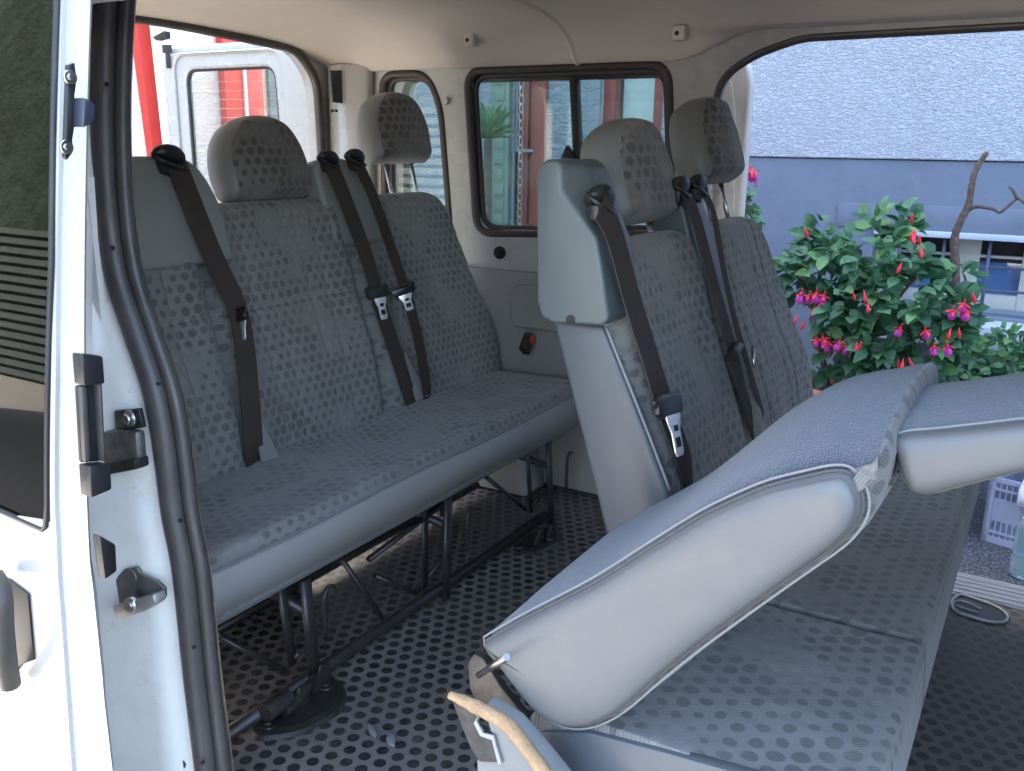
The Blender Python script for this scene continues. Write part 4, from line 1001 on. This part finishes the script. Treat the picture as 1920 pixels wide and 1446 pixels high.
# ---------------- folded single seat in the foreground
sg = thing('folding_seat', 'single seat with its backrest tipped forward, felt back upwards, in the doorway', 'seat', (-.35, 1.05, 0))
cush(sg, -.50, -.065, .875, 1.29, .375, .375, 12, nvis=60, er=.004, sag=.15, mats=[M_fabc, M_vinyl])
m = MB(); out = [at(x, y, 1, .872) for x, y in ((1010, 1372), (1105, 1374), (1250, 1412), (1400, 1455), (1560, 1500), (1560, 1640), (1100, 1640))]
m.prism(out, (0, .02, 0)); m.build('side_skirt', M_vinyl2, sg, .006)
for yy in (.92, 1.24):
    m = MB(); m.tube([(-.12, yy, .28), (-.14, yy, .005)], .014, 10); m.tube([(-.45, yy, .28), (-.5, yy, .005)], .014, 10); m.tube([(-.14, yy, .03), (-.5, yy, .03)], .01, 8); m.build('leg', M_frame, sg)
YN = .83
def loft(name, base2d, secs, mats, parent, matf, axis=None, dome=.014, lift=None, iw=None):
    """base2d closed polygon (x,z); secs = [(y, inset)], rings offset along the outline normal"""
    n_ = len(base2d); P_ = [Vector((p[0], p[1])) for p in base2d]
    area = sum(P_[i].x * P_[(i + 1) % n_].y - P_[(i + 1) % n_].x * P_[i].y for i in range(n_)); sg_ = 1 if area > 0 else -1
    nr = []
    for i in range(n_):
        d = (P_[(i + 1) % n_] - P_[i - 1]).normalized(); nr.append(Vector((d.y, -d.x)) * sg_)
    vs = []; fs = []
    L = [0]
    for i in range(n_): L.append(L[-1] + (P_[(i + 1) % n_] - P_[i]).length)
    for (y, ins) in secs:
        for i in range(n_):
            q = P_[i] - nr[i] * ins * (iw(P_[i], nr[i]) if iw else 1); l = lift(q.x, y, nr[i]) if lift else 0; vs.append(Vector((q.x, y, q.y + l)))
    mi = []; nsec = len(secs)
    A_, B_ = Vector(axis[0]), Vector(axis[1])
    def med(q):
        t = max(0, min(1, (q - A_).dot(B_ - A_) / (B_ - A_).length_squared)); return A_.lerp(B_, t)
    caps = []
    for end, sgn in ((0, -1), (nsec - 1, 1)):
        y, ins = secs[end]; prev = end * n_
        for t in (.015, .04, .08, .14, .22, .34, .5, .75, 1.0):
            st = len(vs)
            for i in range(n_):
                q = P_[i] - nr[i] * ins * (iw(P_[i], nr[i]) if iw else 1); r_ = q.lerp(med(q), t); vs.append(Vector((r_.x, y + sgn * dome * (1 - (1 - t) ** 4) ** .6, r_.y)))
            caps.append((prev, st)); prev = st
    for s in range(len(secs) - 1):
        for i in range(n_):
            fs.append((s * n_ + i, s * n_ + (i + 1) % n_, (s + 1) * n_ + (i + 1) % n_, (s + 1) * n_ + i)); mi.append(matf(s, i, nr[i]))
    for a_, b_ in caps:
        for i in range(n_): fs.append((a_ + i, a_ + (i + 1) % n_, b_ + (i + 1) % n_, b_ + i)); mi.append(matf(-1, 0, None))
    me = bpy.data.meshes.new(name); me.from_pydata(vs, [], fs); ul = me.uv_layers.new(name='UVMap')
    for p in me.polygons:
        for li in p.loop_indices:
            vi = me.loops[li].vertex_index; s, i = divmod(vi, n_)
            if s >= len(secs): ul.data[li].uv = (me.vertices[vi].co.x, me.vertices[vi].co.z); continue
            ul.data[li].uv = (L[i] if not (i == 0 and any(me.loops[k].vertex_index % n_ == n_ - 1 for k in p.loop_indices)) else L[-1], secs[s][0] + (0 if 0 < s < len(secs) - 1 else 0))
    for p, m_ in zip(me.polygons, mi): p.material_index = m_; p.use_smooth = True
    bm = bmesh.new(); bm.from_mesh(me); bmesh.ops.recalc_face_normals(bm, faces=bm.faces); bm.to_mesh(me); bm.free()
    return link(name, me, mats, parent)
side = [(888, 1212), (945, 1177), (1010, 1145), (1100, 1099), (1190, 1042), (1280, 985), (1340, 951), (1423, 916), (1500, 896), (1570, 881), (1628, 868), (1652, 876), (1655, 905), (1640, 960), (1608, 1018), (1563, 1052), (1493, 1108), (1413, 1168), (1300, 1250), (1220, 1313), (1150, 1366), (1095, 1392), (1040, 1392), (995, 1366), (955, 1318), (922, 1262)]
sp2 = [(p.x, p.y) for p in smoothpath([Vector((*q, 0)) for q in P2(side, 1, YN)] , 4)][:-1]
NS = len(sp2)
def bmat(s, i, nrm):
    if s == -1 or s <= 0: return 0
    if i < 41: return 2
    return 0
secs = [(YN + .020, .022), (YN + .024, .014), (YN + .032, .006), (YN + .042, .002), (YN + .05, 0), (YN + .12, -.002)] + [(YN + .16 + k * .06, -.003) for k in range(4)] + [(YN + .40, -.002), (YN + .43, .006), (YN + .45, .02)]
M_pale = simple('pale side vinyl', (0.128, 0.127, 0.125), .42, bs=260, bstr=.16, bd=.0007, var=.07, vs=5)
fbk = loft('backrest', sp2, secs, [M_fabh, M_vinyl, M_felt], sg, bmat, axis=(at(1040, 1290, 1, YN).xz, at(1540, 975, 1, YN).xz), dome=.004, lift=lambda x, y, n_: (.042 * math.exp(-((x + .20) / .13) ** 2) * max(0, n_.y) * math.sin(math.pi * min(1, max(0, (y - YN) / .46))) ** .8) if n_.y > 0 else 0)
def ring_at(base, ins, y):
    n_ = len(base); P_ = [Vector((p[0], p[1])) for p in base]; out = []
    area = sum(P_[i].x * P_[(i + 1) % n_].y - P_[(i + 1) % n_].x * P_[i].y for i in range(n_)); sg_ = 1 if area > 0 else -1
    for i in range(n_):
        d = (P_[(i + 1) % n_] - P_[i - 1]).normalized(); nn = Vector((d.y, -d.x)) * sg_; q = P_[i] - nn * ins; out.append(Vector((q.x, y, q.y)))
    return out
vin = [(896, 1217), (950, 1185), (1010, 1154), (1100, 1108), (1190, 1052), (1280, 996), (1335, 966), (1423, 928), (1500, 908), (1560, 897), (1588, 906), (1604, 934), (1608, 964), (1597, 994), (1565, 1030), (1495, 1080), (1413, 1138), (1300, 1220), (1220, 1284), (1150, 1344), (1095, 1372), (1045, 1374), (1000, 1350), (958, 1302), (925, 1258), (901, 1230), (898, 1218)]
vp = [(p.x, p.y) for p in smoothpath([Vector((*q, 0)) for q in P2(vin, 1, YN)], 4)][:-1]
vy = loft('side_vinyl', vp, [(YN + .034, 0.0), (YN + .020, 0.0), (YN + .014, .001), (YN + .012, .003)][::-1], [M_fabh, M_pale, M_felt], fbk, lambda s_, i, n_: 1, axis=(at(985, 1268, 1, YN).xz, at(1540, 965, 1, YN).xz), dome=.011)
m = MB(); m.tube(ring_at(vp, -.001, YN + .0215), .0024, 6, closed=True); m.build('piping', simple('piping cord', (.07, .07, .068), .6), fbk)
m = MB(); m.tube(ring_at(vp, -.0065, YN + .0225), .0016, 6, closed=True); m.build('piping', M_vinyl, fbk)
# hinge plate, pin
m = MB(); m.prism([at(x, y, 1, YN + .045) for x, y in ((888, 1226), (876, 1245), (880, 1290), (905, 1345), (950, 1390), (1000, 1400), (990, 1350), (940, 1290), (905, 1235))], (0, .012, 0)); hp_ = m.build('hinge_plate', simple('dark hinge steel', (.07, .065, .06), .45, metal=.6, var=.4, vs=30), sg, .002)
a = at(898, 1266, 1, YN + .01); b_ = at(950, 1232, 1, YN - .045); m = MB(); m.tube([a, b_], .0042, 14); m.build('release_pin', simple('pin steel', (.32, .31, .30), .35, metal=1), hp_)
# torn side cover with bare foam
m = MB(); m.prism([at(x, y, 1, .80) for x, y in ((905, 1325), (960, 1362), (1010, 1420), (1050, 1470), (1090, 1560), (900, 1560), (893, 1425), (935, 1425))], (0, .03, 0)); tc = m.build('side_cover', simple('pale cover plastic', (0.20, 0.205, 0.20), .5, bs=100, bstr=.1, var=.06), sg, .003)
m = MB(); m.prism([at(x, y, 1, .797) for x, y in ((846, 1308), (872, 1322), (900, 1340), (898, 1355), (905, 1372), (925, 1378), (932, 1405), (938, 1430), (900, 1428), (884, 1405), (866, 1362))], (0, .004, 0)); m.build('torn_backing', simple('scuffed black board', (.045, .042, .04), .6, var=.5, vs=60, bs=80, bstr=.6, bd=.002), tc)
m = MB(); m.prism([at(x, y, 1, .795) for x, y in ((900, 1338), (893, 1352), (905, 1375), (925, 1380), (930, 1400), (940, 1432), (934, 1434), (922, 1388), (900, 1380), (888, 1356))], (0, .003, 0)); m.build('torn_edge', simple('torn white lining', (.36, .36, .35), .7), tc)
fpts = smoothpath([at(x, y, 1, .795) for x, y in ((843, 1303), (870, 1314), (905, 1332), (945, 1354), (972, 1382), (1000, 1420), (1030, 1462), (1060, 1520))], 5)
m = MB(); m.tube(fpts, [.005 + .0045 * min(1, i / 8) + .0004 * math.sin(i * 1.7) for i in range(len(fpts))], 12, flat=.8); m.build('foam_edge', M_foam, tc)
# headrest of the folded seat
YH = .90
hs = [(1668, 850), (1666, 828), (1690, 813), (1760, 806), (1840, 797), (1920, 788), (1990, 784), (2030, 800), (2036, 840), (2010, 868), (1960, 886), (1880, 905), (1800, 925), (1745, 938), (1710, 935), (1690, 915), (1676, 885)]
hp2 = [(p.x, p.y) for p in smoothpath([Vector((*q, 0)) for q in P2(hs, 1, YH)], 4)][:-1]
def hmat(s, i, nrm):
    if s == -1 or s <= 1: return 1
    return 2 if i < 26 else 0
hsec = [(YH + .010, .004), (YH + .016, .003), (YH + .020, .0015), (YH + .03, 0), (YH + .05, -.002), (YH + .12, -.004), (YH + .20, -.003), (YH + .24, .004), (YH + .26, .02)]
fh = loft('headrest', hp2, hsec, [M_fabh, M_pale, M_felt], sg, hmat, axis=(at(1730, 870, 1, YH).xz, at(1985, 835, 1, YH).xz))
rg = ring_at(hp2, .0028, YH + .018); m = MB(); m.tube(rg, .0022, 6, closed=True); m.build('piping', M_vinyl, fh)
for yy in (.96, 1.10):
    m = MB(); a = at(1650, 858, 1, yy - .02); b_ = at(1672, 880, 1, yy - .02); m.tube([a + Vector((-.03, 0, -.02)), b_ + Vector((.03, 0, .01))], .006, 10); m.build('post', M_black, fh)
m = MB(); c = at(1658, 870, 1, .90); m.box((-.006, -.006, -.017), (.010, .014, .014), M=Matrix.Translation(c)); o = m.build('post_collar', M_black, fh, .003)
c = at(1664, 878, 1, .892); m = MB(); m.tube([c, c + Vector((.004, 0, -.016))], .004, 10); m.build('collar_button', M_dirty, o)

# ============================================================ loose things inside
for nme, pix, lab in (('foam_scrap', [(692, 1358), (700, 1366), (708, 1378), (704, 1387), (694, 1378), (689, 1366)], 'thin grey foam scrap on the dotted floor, left one'), ('foam_scrap', [(728, 1378), (738, 1376), (742, 1386), (740, 1402), (730, 1398), (724, 1388)], 'slightly larger grey foam scrap on the dotted floor nearest the folded seat')):
    m = MB(); m.prism([at(x, y, 2, .001) for x, y in pix], (0, 0, .004)); tag(m.build(nme, simple('grey foam scrap', (.2, .2, .21), .8), None, .001), lab, 'scrap', 'foam scraps on the van floor')

# ============================================================ outside: chains, crate, bottle, plants
def chain(x, y, z1, z0, label):
    m = MB(); k = 0; z = z1
    while z > z0:
        pts = []
        for i in range(12):
            a = 2 * math.pi * i / 12; u = math.cos(a) * .0075; v = math.sin(a) * .017
            if abs(v) > .01: pass
            pts.append(Vector((x + (u if k % 2 == 0 else 0.002 * math.cos(a)), y + (0.002 * math.cos(a) if k % 2 == 0 else u), z + v)))
        m.tube(pts, .0022, 6, closed=True); z -= .027; k += 1
    return tag(m.build('chain', M_chain), label, 'chain', 'hanging chains')
c = at(978, 160, 1, 2.78); chain(c.x, c.y, c.z + .6, .5, 'galvanised link chain hanging behind the large side window')
c = at(1364, 380, 1, 2.70); chain(c.x, c.y, c.z, .3, 'galvanised link chain hanging behind the edge of the far sliding door')

# crate
CRX, CRY = at(1838, 1012, 2, GZ).x, at(1838, 1012, 2, GZ).y
cr = thing('crate', 'grey slatted plastic crate standing on the asphalt beyond the door sill', 'crate', (CRX + .25, CRY + .2, GZ))
rot = Matrix.Translation((CRX, CRY, GZ)) @ Matrix.Rotation(rad(-14), 4, 'Z')
def cbox(mb, lo, hi): mb.box(lo, hi, M=rot)
m = MB(); Wc, Dc, Hc = .55, .37, .29
def sidepanel(mb, L_, fx):
    mb_ = mb
    for (z0, z1) in ((0, .03), (.045, .055), (Hc - .02, Hc), (Hc - .055, Hc - .045)): fx(mb_, 0, L_, z0, z1, 0, .012)
    k = 0
    for x in [i * .022 for i in range(int(L_ / .022) + 1)]:
        fx(mb_, x, x + .006, .03, Hc - .02, .003, .009)
    for x in (0, L_ * .33, L_ * .66, L_ - .025): fx(mb_, x, x + .025, 0, Hc, 0, .010)
    fx(mb_, 0, L_, .10, .20, .004, .007)
sidepanel(m, Wc, lambda b, x0, x1, z0, z1, d0, d1: cbox(b, (x0, d0, z0), (x1, d1, z1)))
sidepanel(m, Wc, lambda b, x0, x1, z0, z1, d0, d1: cbox(b, (x0, Dc - d1, z0), (x1, Dc - d0, z1)))
sidepanel(m, Dc, lambda b, x0, x1, z0, z1, d0, d1: cbox(b, (d0 + .0005, x0, z0 + .0005), (d1, x1, z1 + .0005)))
sidepanel(m, Dc, lambda b, x0, x1, z0, z1, d0, d1: cbox(b, (Wc - d1, x0, z0 + .0005), (Wc - d0 + .0005, x1, z1 + .0005)))
m.build('crate_sides', M_crate, cr)
m = MB(); cbox(m, (.012, .012, .004), (Wc - .012, Dc - .012, .012)); m.build('crate_bottom', M_crate, cr)
# cloth over the crate edge
m = MB(); nn = 24; vs = []
for i in range(nn + 1):
    for j in range(nn + 1):
        u, v = i / nn, j / nn; x = .12 + u * .42; y = -.02 + v * .36
        z = Hc + .03 + .03 * noise.noise(Vector((u * 3, v * 3, 1))) + .012 * noise.noise(Vector((u * 9, v * 9, 5)))
        if v < .12: z -= (.12 - v) * .9; y = -.022
        if u < .2: z -= (.2 - u) * .08
        vs.append(rot @ Vector((x, y, z)))
m.add(vs, [(i * (nn + 1) + j, (i + 1) * (nn + 1) + j, (i + 1) * (nn + 1) + j + 1, i * (nn + 1) + j + 1) for i in range(nn) for j in range(nn)], 0, True)
co = m.build('cloth', M_cloth); tag(co, 'crumpled white cloth draped over the grey crate', 'cloth')
co.modifiers.new('thick', 'SOLIDIFY').thickness = .006
# bottle
c = at(1914, 1080, 2, GZ); c = at(1914, 1080, 2, -.30)
c = at(1918, 1082, 2, GZ)
bp = thing('water_bottle', 'clear blue plastic water bottle standing in front of the grey crate', 'bottle', c)
prof_b = [(.0, 0), (.038, .002), (.042, .01), (.042, .07), (.040, .075), (.042, .08), (.042, .17), (.036, .20), (.018, .235), (.013, .245), (.013, .26)]
m = MB(); seg = 24; vs = []
for r_, z in prof_b:
    for k in range(seg): a = 2 * math.pi * k / seg; vs.append((c.x + r_ * 1.2 * math.cos(a), c.y + r_ * 1.2 * math.sin(a), c.z + z * 1.2 + .002))
m.add(vs, [(i * seg + k, i * seg + (k + 1) % seg, (i + 1) * seg + (k + 1) % seg, (i + 1) * seg + k) for i in range(len(prof_b) - 1) for k in range(seg)], 0, True)
m.build('bottle_body', M_bottle, bp)
m = MB(); m.tube([c + Vector((0, 0, .305)), c + Vector((0, 0, .33))], .019, 16); m.build('cap', simple('blue cap', (.05, .15, .5), .4), bp)

# ---------------- plants
def leaf(mb, p, d, up, L, Wd, mi):
    d = d.normalized(); s = d.cross(up)
    if s.length < 1e-3: s = Vector((1, 0, 0))
    s.normalize(); n_ = s.cross(d).normalized()
    pr_ = [(0, 0, 0), (.25, .42, .02), (.5, .5, .03), (.78, .30, 0), (1, 0, -.06)]
    mid = [p + d * L * t + n_ * L * h for t, w_, h in pr_]
    lf = [p + d * L * t + s * Wd * w_ + n_ * L * (h + .07) for t, w_, h in pr_[1:4]]
    rt = [p + d * L * t - s * Wd * w_ + n_ * L * (h + .07) for t, w_, h in pr_[1:4]]
    vs = mid + lf + rt
    mb.add(vs, [(0, 1, 5), (1, 2, 6, 5), (2, 3, 7, 6), (3, 4, 7), (0, 8, 1), (1, 8, 9, 2), (2, 9, 10, 3), (3, 10, 4)], mi, True)
def rnd(a=1.0): return Vector((random.gauss(0, a), random.gauss(0, a), random.gauss(0, a)))
fl_me = None
def flower_mesh():
    m = MB(); c = Vector((0, 0, 0))
    m.tube([Vector((0, 0, .0)), Vector((0, 0, -.018))], [.0015, .004], 8, 0)
    m.tube([Vector((0, 0, -.018)), Vector((0, 0, -.032))], [.0045, .0065], 8, 0)
    for k in range(4):
        a = k * math.pi / 2 + .3; d = Vector((math.cos(a), math.sin(a), -.25)); leaf(m, Vector((0, 0, -.028)), d, Vector((0, 0, 1)), .034, .014, 0)
    vs = []
    for i, (r_, z) in enumerate(((.006, -.030), (.014, -.038), (.017, -.050), (.014, -.060))):
        for k in range(10): a = 2 * math.pi * k / 10; rr_ = r_ * (1 + .12 * math.cos(3 * a)); vs.append((rr_ * math.cos(a), rr_ * math.sin(a), z - (.003 * (k % 2) if i == 3 else 0)))
    m.add(vs, [(i * 10 + k, i * 10 + (k + 1) % 10, (i + 1) * 10 + (k + 1) % 10, (i + 1) * 10 + k) for i in range(3) for k in range(10)], 1, True)
    for k in range(3): m.tube([Vector((0, 0, -.04)), Vector((.004 * (k - 1), .003, -.085))], .0007, 4, 0)
    return m
def bud_mesh():
    m = MB(); m.tube([Vector((0, 0, 0)), Vector((0, 0, -.015)), Vector((0, 0, -.028)), Vector((0, 0, -.042)), Vector((0, 0, -.05))], [.0012, .004, .008, .006, .001], 8, 0); return m
def plant(name, label, blobs, nleaf, size, stems, pot=None, flowers=(), cat='plant', mix=(3, 4, 2), yspread=.3):
    """blobs: list of (px,py,y,radius)"""
    B = [(at(px, py, 1, y), r_) for px, py, y, r_ in blobs]
    base = Vector((B[0][0].x, B[0][0].y, GZ)) if pot is None else pot
    th = thing(name, label, cat, base)
    m = MB(); tot = sum(r_ ** 2 for _, r_ in B)
    for c, r_ in B:
        nb = int(nleaf * r_ ** 2 / tot)
        for i in range(nb // 3 + 1):
            d = rnd().normalized(); rr_ = r_ * random.uniform(.55, 1.05) ; p = c + Vector((d.x * rr_, d.y * rr_ * .85, d.z * rr_ * .85))
            for k in range(3):
                dd = (Vector((d.x * 1.1, d.y * .5 - .15, d.z * .4 - .22)) + rnd(.5)).normalized()
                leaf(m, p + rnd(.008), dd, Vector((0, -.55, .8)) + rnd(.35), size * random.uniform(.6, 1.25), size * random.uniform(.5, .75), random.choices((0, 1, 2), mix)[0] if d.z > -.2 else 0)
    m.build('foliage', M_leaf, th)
    m = MB()
    for pts in stems: m.tube(smoothpath([at(*p) if len(p) == 4 else Vector(p) for p in pts], 4), [.011 * (1 - .55 * i / (4 * (len(pts) - 1))) for i in range(4 * (len(pts) - 1) + 1)], 8)
    if stems: m.build('stem', M_bark, th)
    fm = flower_mesh(); bmh = bud_mesh(); fo = None; bo = None
    for (px, py, y, kind) in flowers:
        p = at(px, py, 1, y)
        if kind == 'f':
            if fo is None: fo = fm.build('flower', [M_fred, M_fpur], th); o = fo
            else: o = fo.copy(); COL.objects.link(o)
        else:
            if bo is None: bo = bmh.build('bud', [M_fred], th); o = bo
            else: o = bo.copy(); COL.objects.link(o)
        o.location = p - wloc(th); o.rotation_euler = (random.uniform(-.35, .35), random.uniform(-.35, .35), random.uniform(0, 6))
        s = random.uniform(.85, 1.1); o.scale = (s, s, s)
    return th
PY = 4.25
potc = at(1568, 740, 1, PY + .0); potc.z = GZ
blobs = [(1560, 500, PY, .17), (1650, 470, PY, .20), (1600, 570, PY - .05, .20), (1700, 560, PY, .22), (1640, 650, PY - .05, .20), (1740, 640, PY, .18), (1495, 510, PY, .11), (1790, 600, PY, .11), (1560, 680, PY - .02, .12), (1680, 420, PY + .05, .08), (1540, 440, PY, .07), (1700, 700, PY, .16), (1795, 520, PY + .05, .07)]
fls = [(x, y, PY - .22, k) for x, y, k in (
    (1508, 425, 'b'), (1532, 540, 'f'), (1542, 555, 'f'), (1520, 545, 'f'), (1505, 540, 'f'), (1548, 545, 'f'), (1528, 570, 'f'), (1495, 590, 'b'), (1511, 600, 'b'), (1530, 628, 'f'), (1550, 632, 'f'), (1577, 632, 'f'), (1542, 625, 'f'),
    (1607, 640, 'b'), (1616, 640, 'b'), (1598, 545, 'b'), (1620, 545, 'b'), (1628, 565, 'b'), (1691, 492, 'b'), (1693, 606, 'f'), (1734, 612, 'f'), (1712, 436, 'b'), (1718, 434, 'b'), (1725, 440, 'b'), (1716, 428, 'b'), (1728, 462, 'b'),
    (1810, 560, 'f'), (1815, 572, 'f'), (1790, 572, 'f'), (1783, 615, 'b'), (1798, 614, 'b'), (1752, 640, 'f'), (1776, 638, 'f'), (1685, 674, 'b'), (1694, 672, 'b'), (1704, 670, 'b'), (1690, 685, 'b'), (1712, 400, 'b'), (1824, 548, 'b'), (1582, 640, 'f'))]
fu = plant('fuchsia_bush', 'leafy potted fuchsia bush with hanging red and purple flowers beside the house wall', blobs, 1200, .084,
    [[(potc.x, potc.y, GZ + .4), (1535, 640, 1, PY), (1545, 560, 1, PY), (1600, 480, 1, PY)], [(potc.x, potc.y, GZ + .4), (1620, 640, 1, PY), (1700, 540, 1, PY), (1740, 480, 1, PY)], [(potc.x, potc.y, GZ + .4), (1530, 600, 1, PY), (1505, 530, 1, PY), (1465, 500, 1, PY)]], potc, fls)
rim = at(1568, 722, 1, PY).z
m = MB(); seg = 32; vs = []; rpot = .165
for r_, z in ((rpot * .72, GZ), (rpot * .95, rim - .06), (rpot, rim - .055), (rpot * 1.03, rim), (rpot * .92, rim), (rpot * .9, rim - .04)):
    for k in range(seg): a = 2 * math.pi * k / seg; vs.append((potc.x + r_ * math.cos(a), potc.y + r_ * math.sin(a), z))
m.add(vs, [(i * seg + k, i * seg + (k + 1) % seg, (i + 1) * seg + (k + 1) % seg, (i + 1) * seg + k) for i in range(5) for k in range(seg)], 0, True); m.build('pot', M_terra, fu)
m = MB(); m.add([(potc.x + rpot * .9 * math.cos(2 * math.pi * k / seg), potc.y + rpot * .9 * math.sin(2 * math.pi * k / seg), rim - .035) for k in range(seg)], [tuple(range(seg))]); m.build('soil', M_soil, fu)
# low greenery to the right of it
plant('ground_ivy', 'low trailing green plant at the foot of the house wall, right of the fuchsia bush', [(1800, 680, 4.55, .14), (1880, 670, 4.6, .16), (1740, 720, 4.5, .16), (1960, 680, 4.6, .2), (1860, 740, 4.5, .2), (1900, 650, 4.75, .07)], 900, .05, [], mix=(2, 3, 3))
# second fuchsia, mostly hidden behind the door edge
plant('fuchsia_bush', 'small flowering plant peeping out beside the far door edge, behind the rear headrest', [(1392, 410, 3.6, .06), (1380, 380, 3.6, .06), (1360, 450, 3.6, .09), (1396, 396, 3.6, .03)], 240, .05, [[(at(1380, 450, 1, 3.6).x, 3.6, GZ), (1380, 450, 1, 3.6), (1385, 330, 1, 3.6), (1402, 306, 1, 3.6)]], None, [(1407, 308, 3.55, 'f'), (1404, 312, 3.55, 'f'), (1410, 312, 3.55, 'b')], mix=(2, 3, 3))
# bare trained branch
m = MB(); BY = 4.55
main = [(1786, 640), (1788, 560), (1792, 500), (1790, 450), (1803, 410), (1815, 380), (1822, 340), (1830, 315), (1848, 286)]
pts = smoothpath([at(x, y, 1, BY) + rnd(.003) for x, y in main], 4); pts = [Vector((pts[0].x, pts[0].y, GZ))] + pts
m.tube(pts, [.024] + [.022 - .011 * i / (len(pts) - 2) + .0012 * math.sin(i * 2.3) for i in range(len(pts) - 1)], 10); btree = thing('bare_tree', 'leafless pruned young tree trunk standing behind the fuchsia bush', 'tree', (pts[0].x, pts[0].y, GZ)); m.build('trunk', M_bark, btree)
m = MB()
for br in ([(1826, 335), (1829, 318), (1830, 305)], [(1812, 398), (1830, 388), (1862, 392), (1876, 398), (1900, 378), (1912, 374), (1935, 396)], [(1908, 374), (1900, 358), (1892, 350)]):
    p_ = smoothpath([at(x, y, 1, BY) for x, y in br], 4); m.tube(p_, [.0085 - .004 * i / (len(p_) - 1) for i in range(len(p_))], 8)
m.build('branch', M_bark, btree)
# spiky plant seen through the large window
pc = at(915, 262, 1, 3.7); th = thing('yucca', 'spiky green yucca in a tall pot seen through the large side window', 'plant', (pc.x, pc.y, GZ))
m = MB()
for i in range(90):
    a = random.uniform(0, 6.28); e = random.uniform(.1, 1.4); d = Vector((math.cos(a) * math.cos(e), math.sin(a) * math.cos(e), math.sin(e))); leaf(m, pc, d, Vector((0, 0, 1)) + rnd(.1), random.uniform(.10, .20), .014, random.choice((1, 2, 2)))
m.build('foliage', M_leaf, th)
m = MB(); m.tube([(pc.x, pc.y, GZ + .3), tuple(pc)], .02, 8); m.build('stem', M_bark, th)
m = MB(); m.tube([(pc.x, pc.y, GZ), (pc.x, pc.y, GZ + .35)], [.10, .14], 20); m.build('pot', M_terra, th)
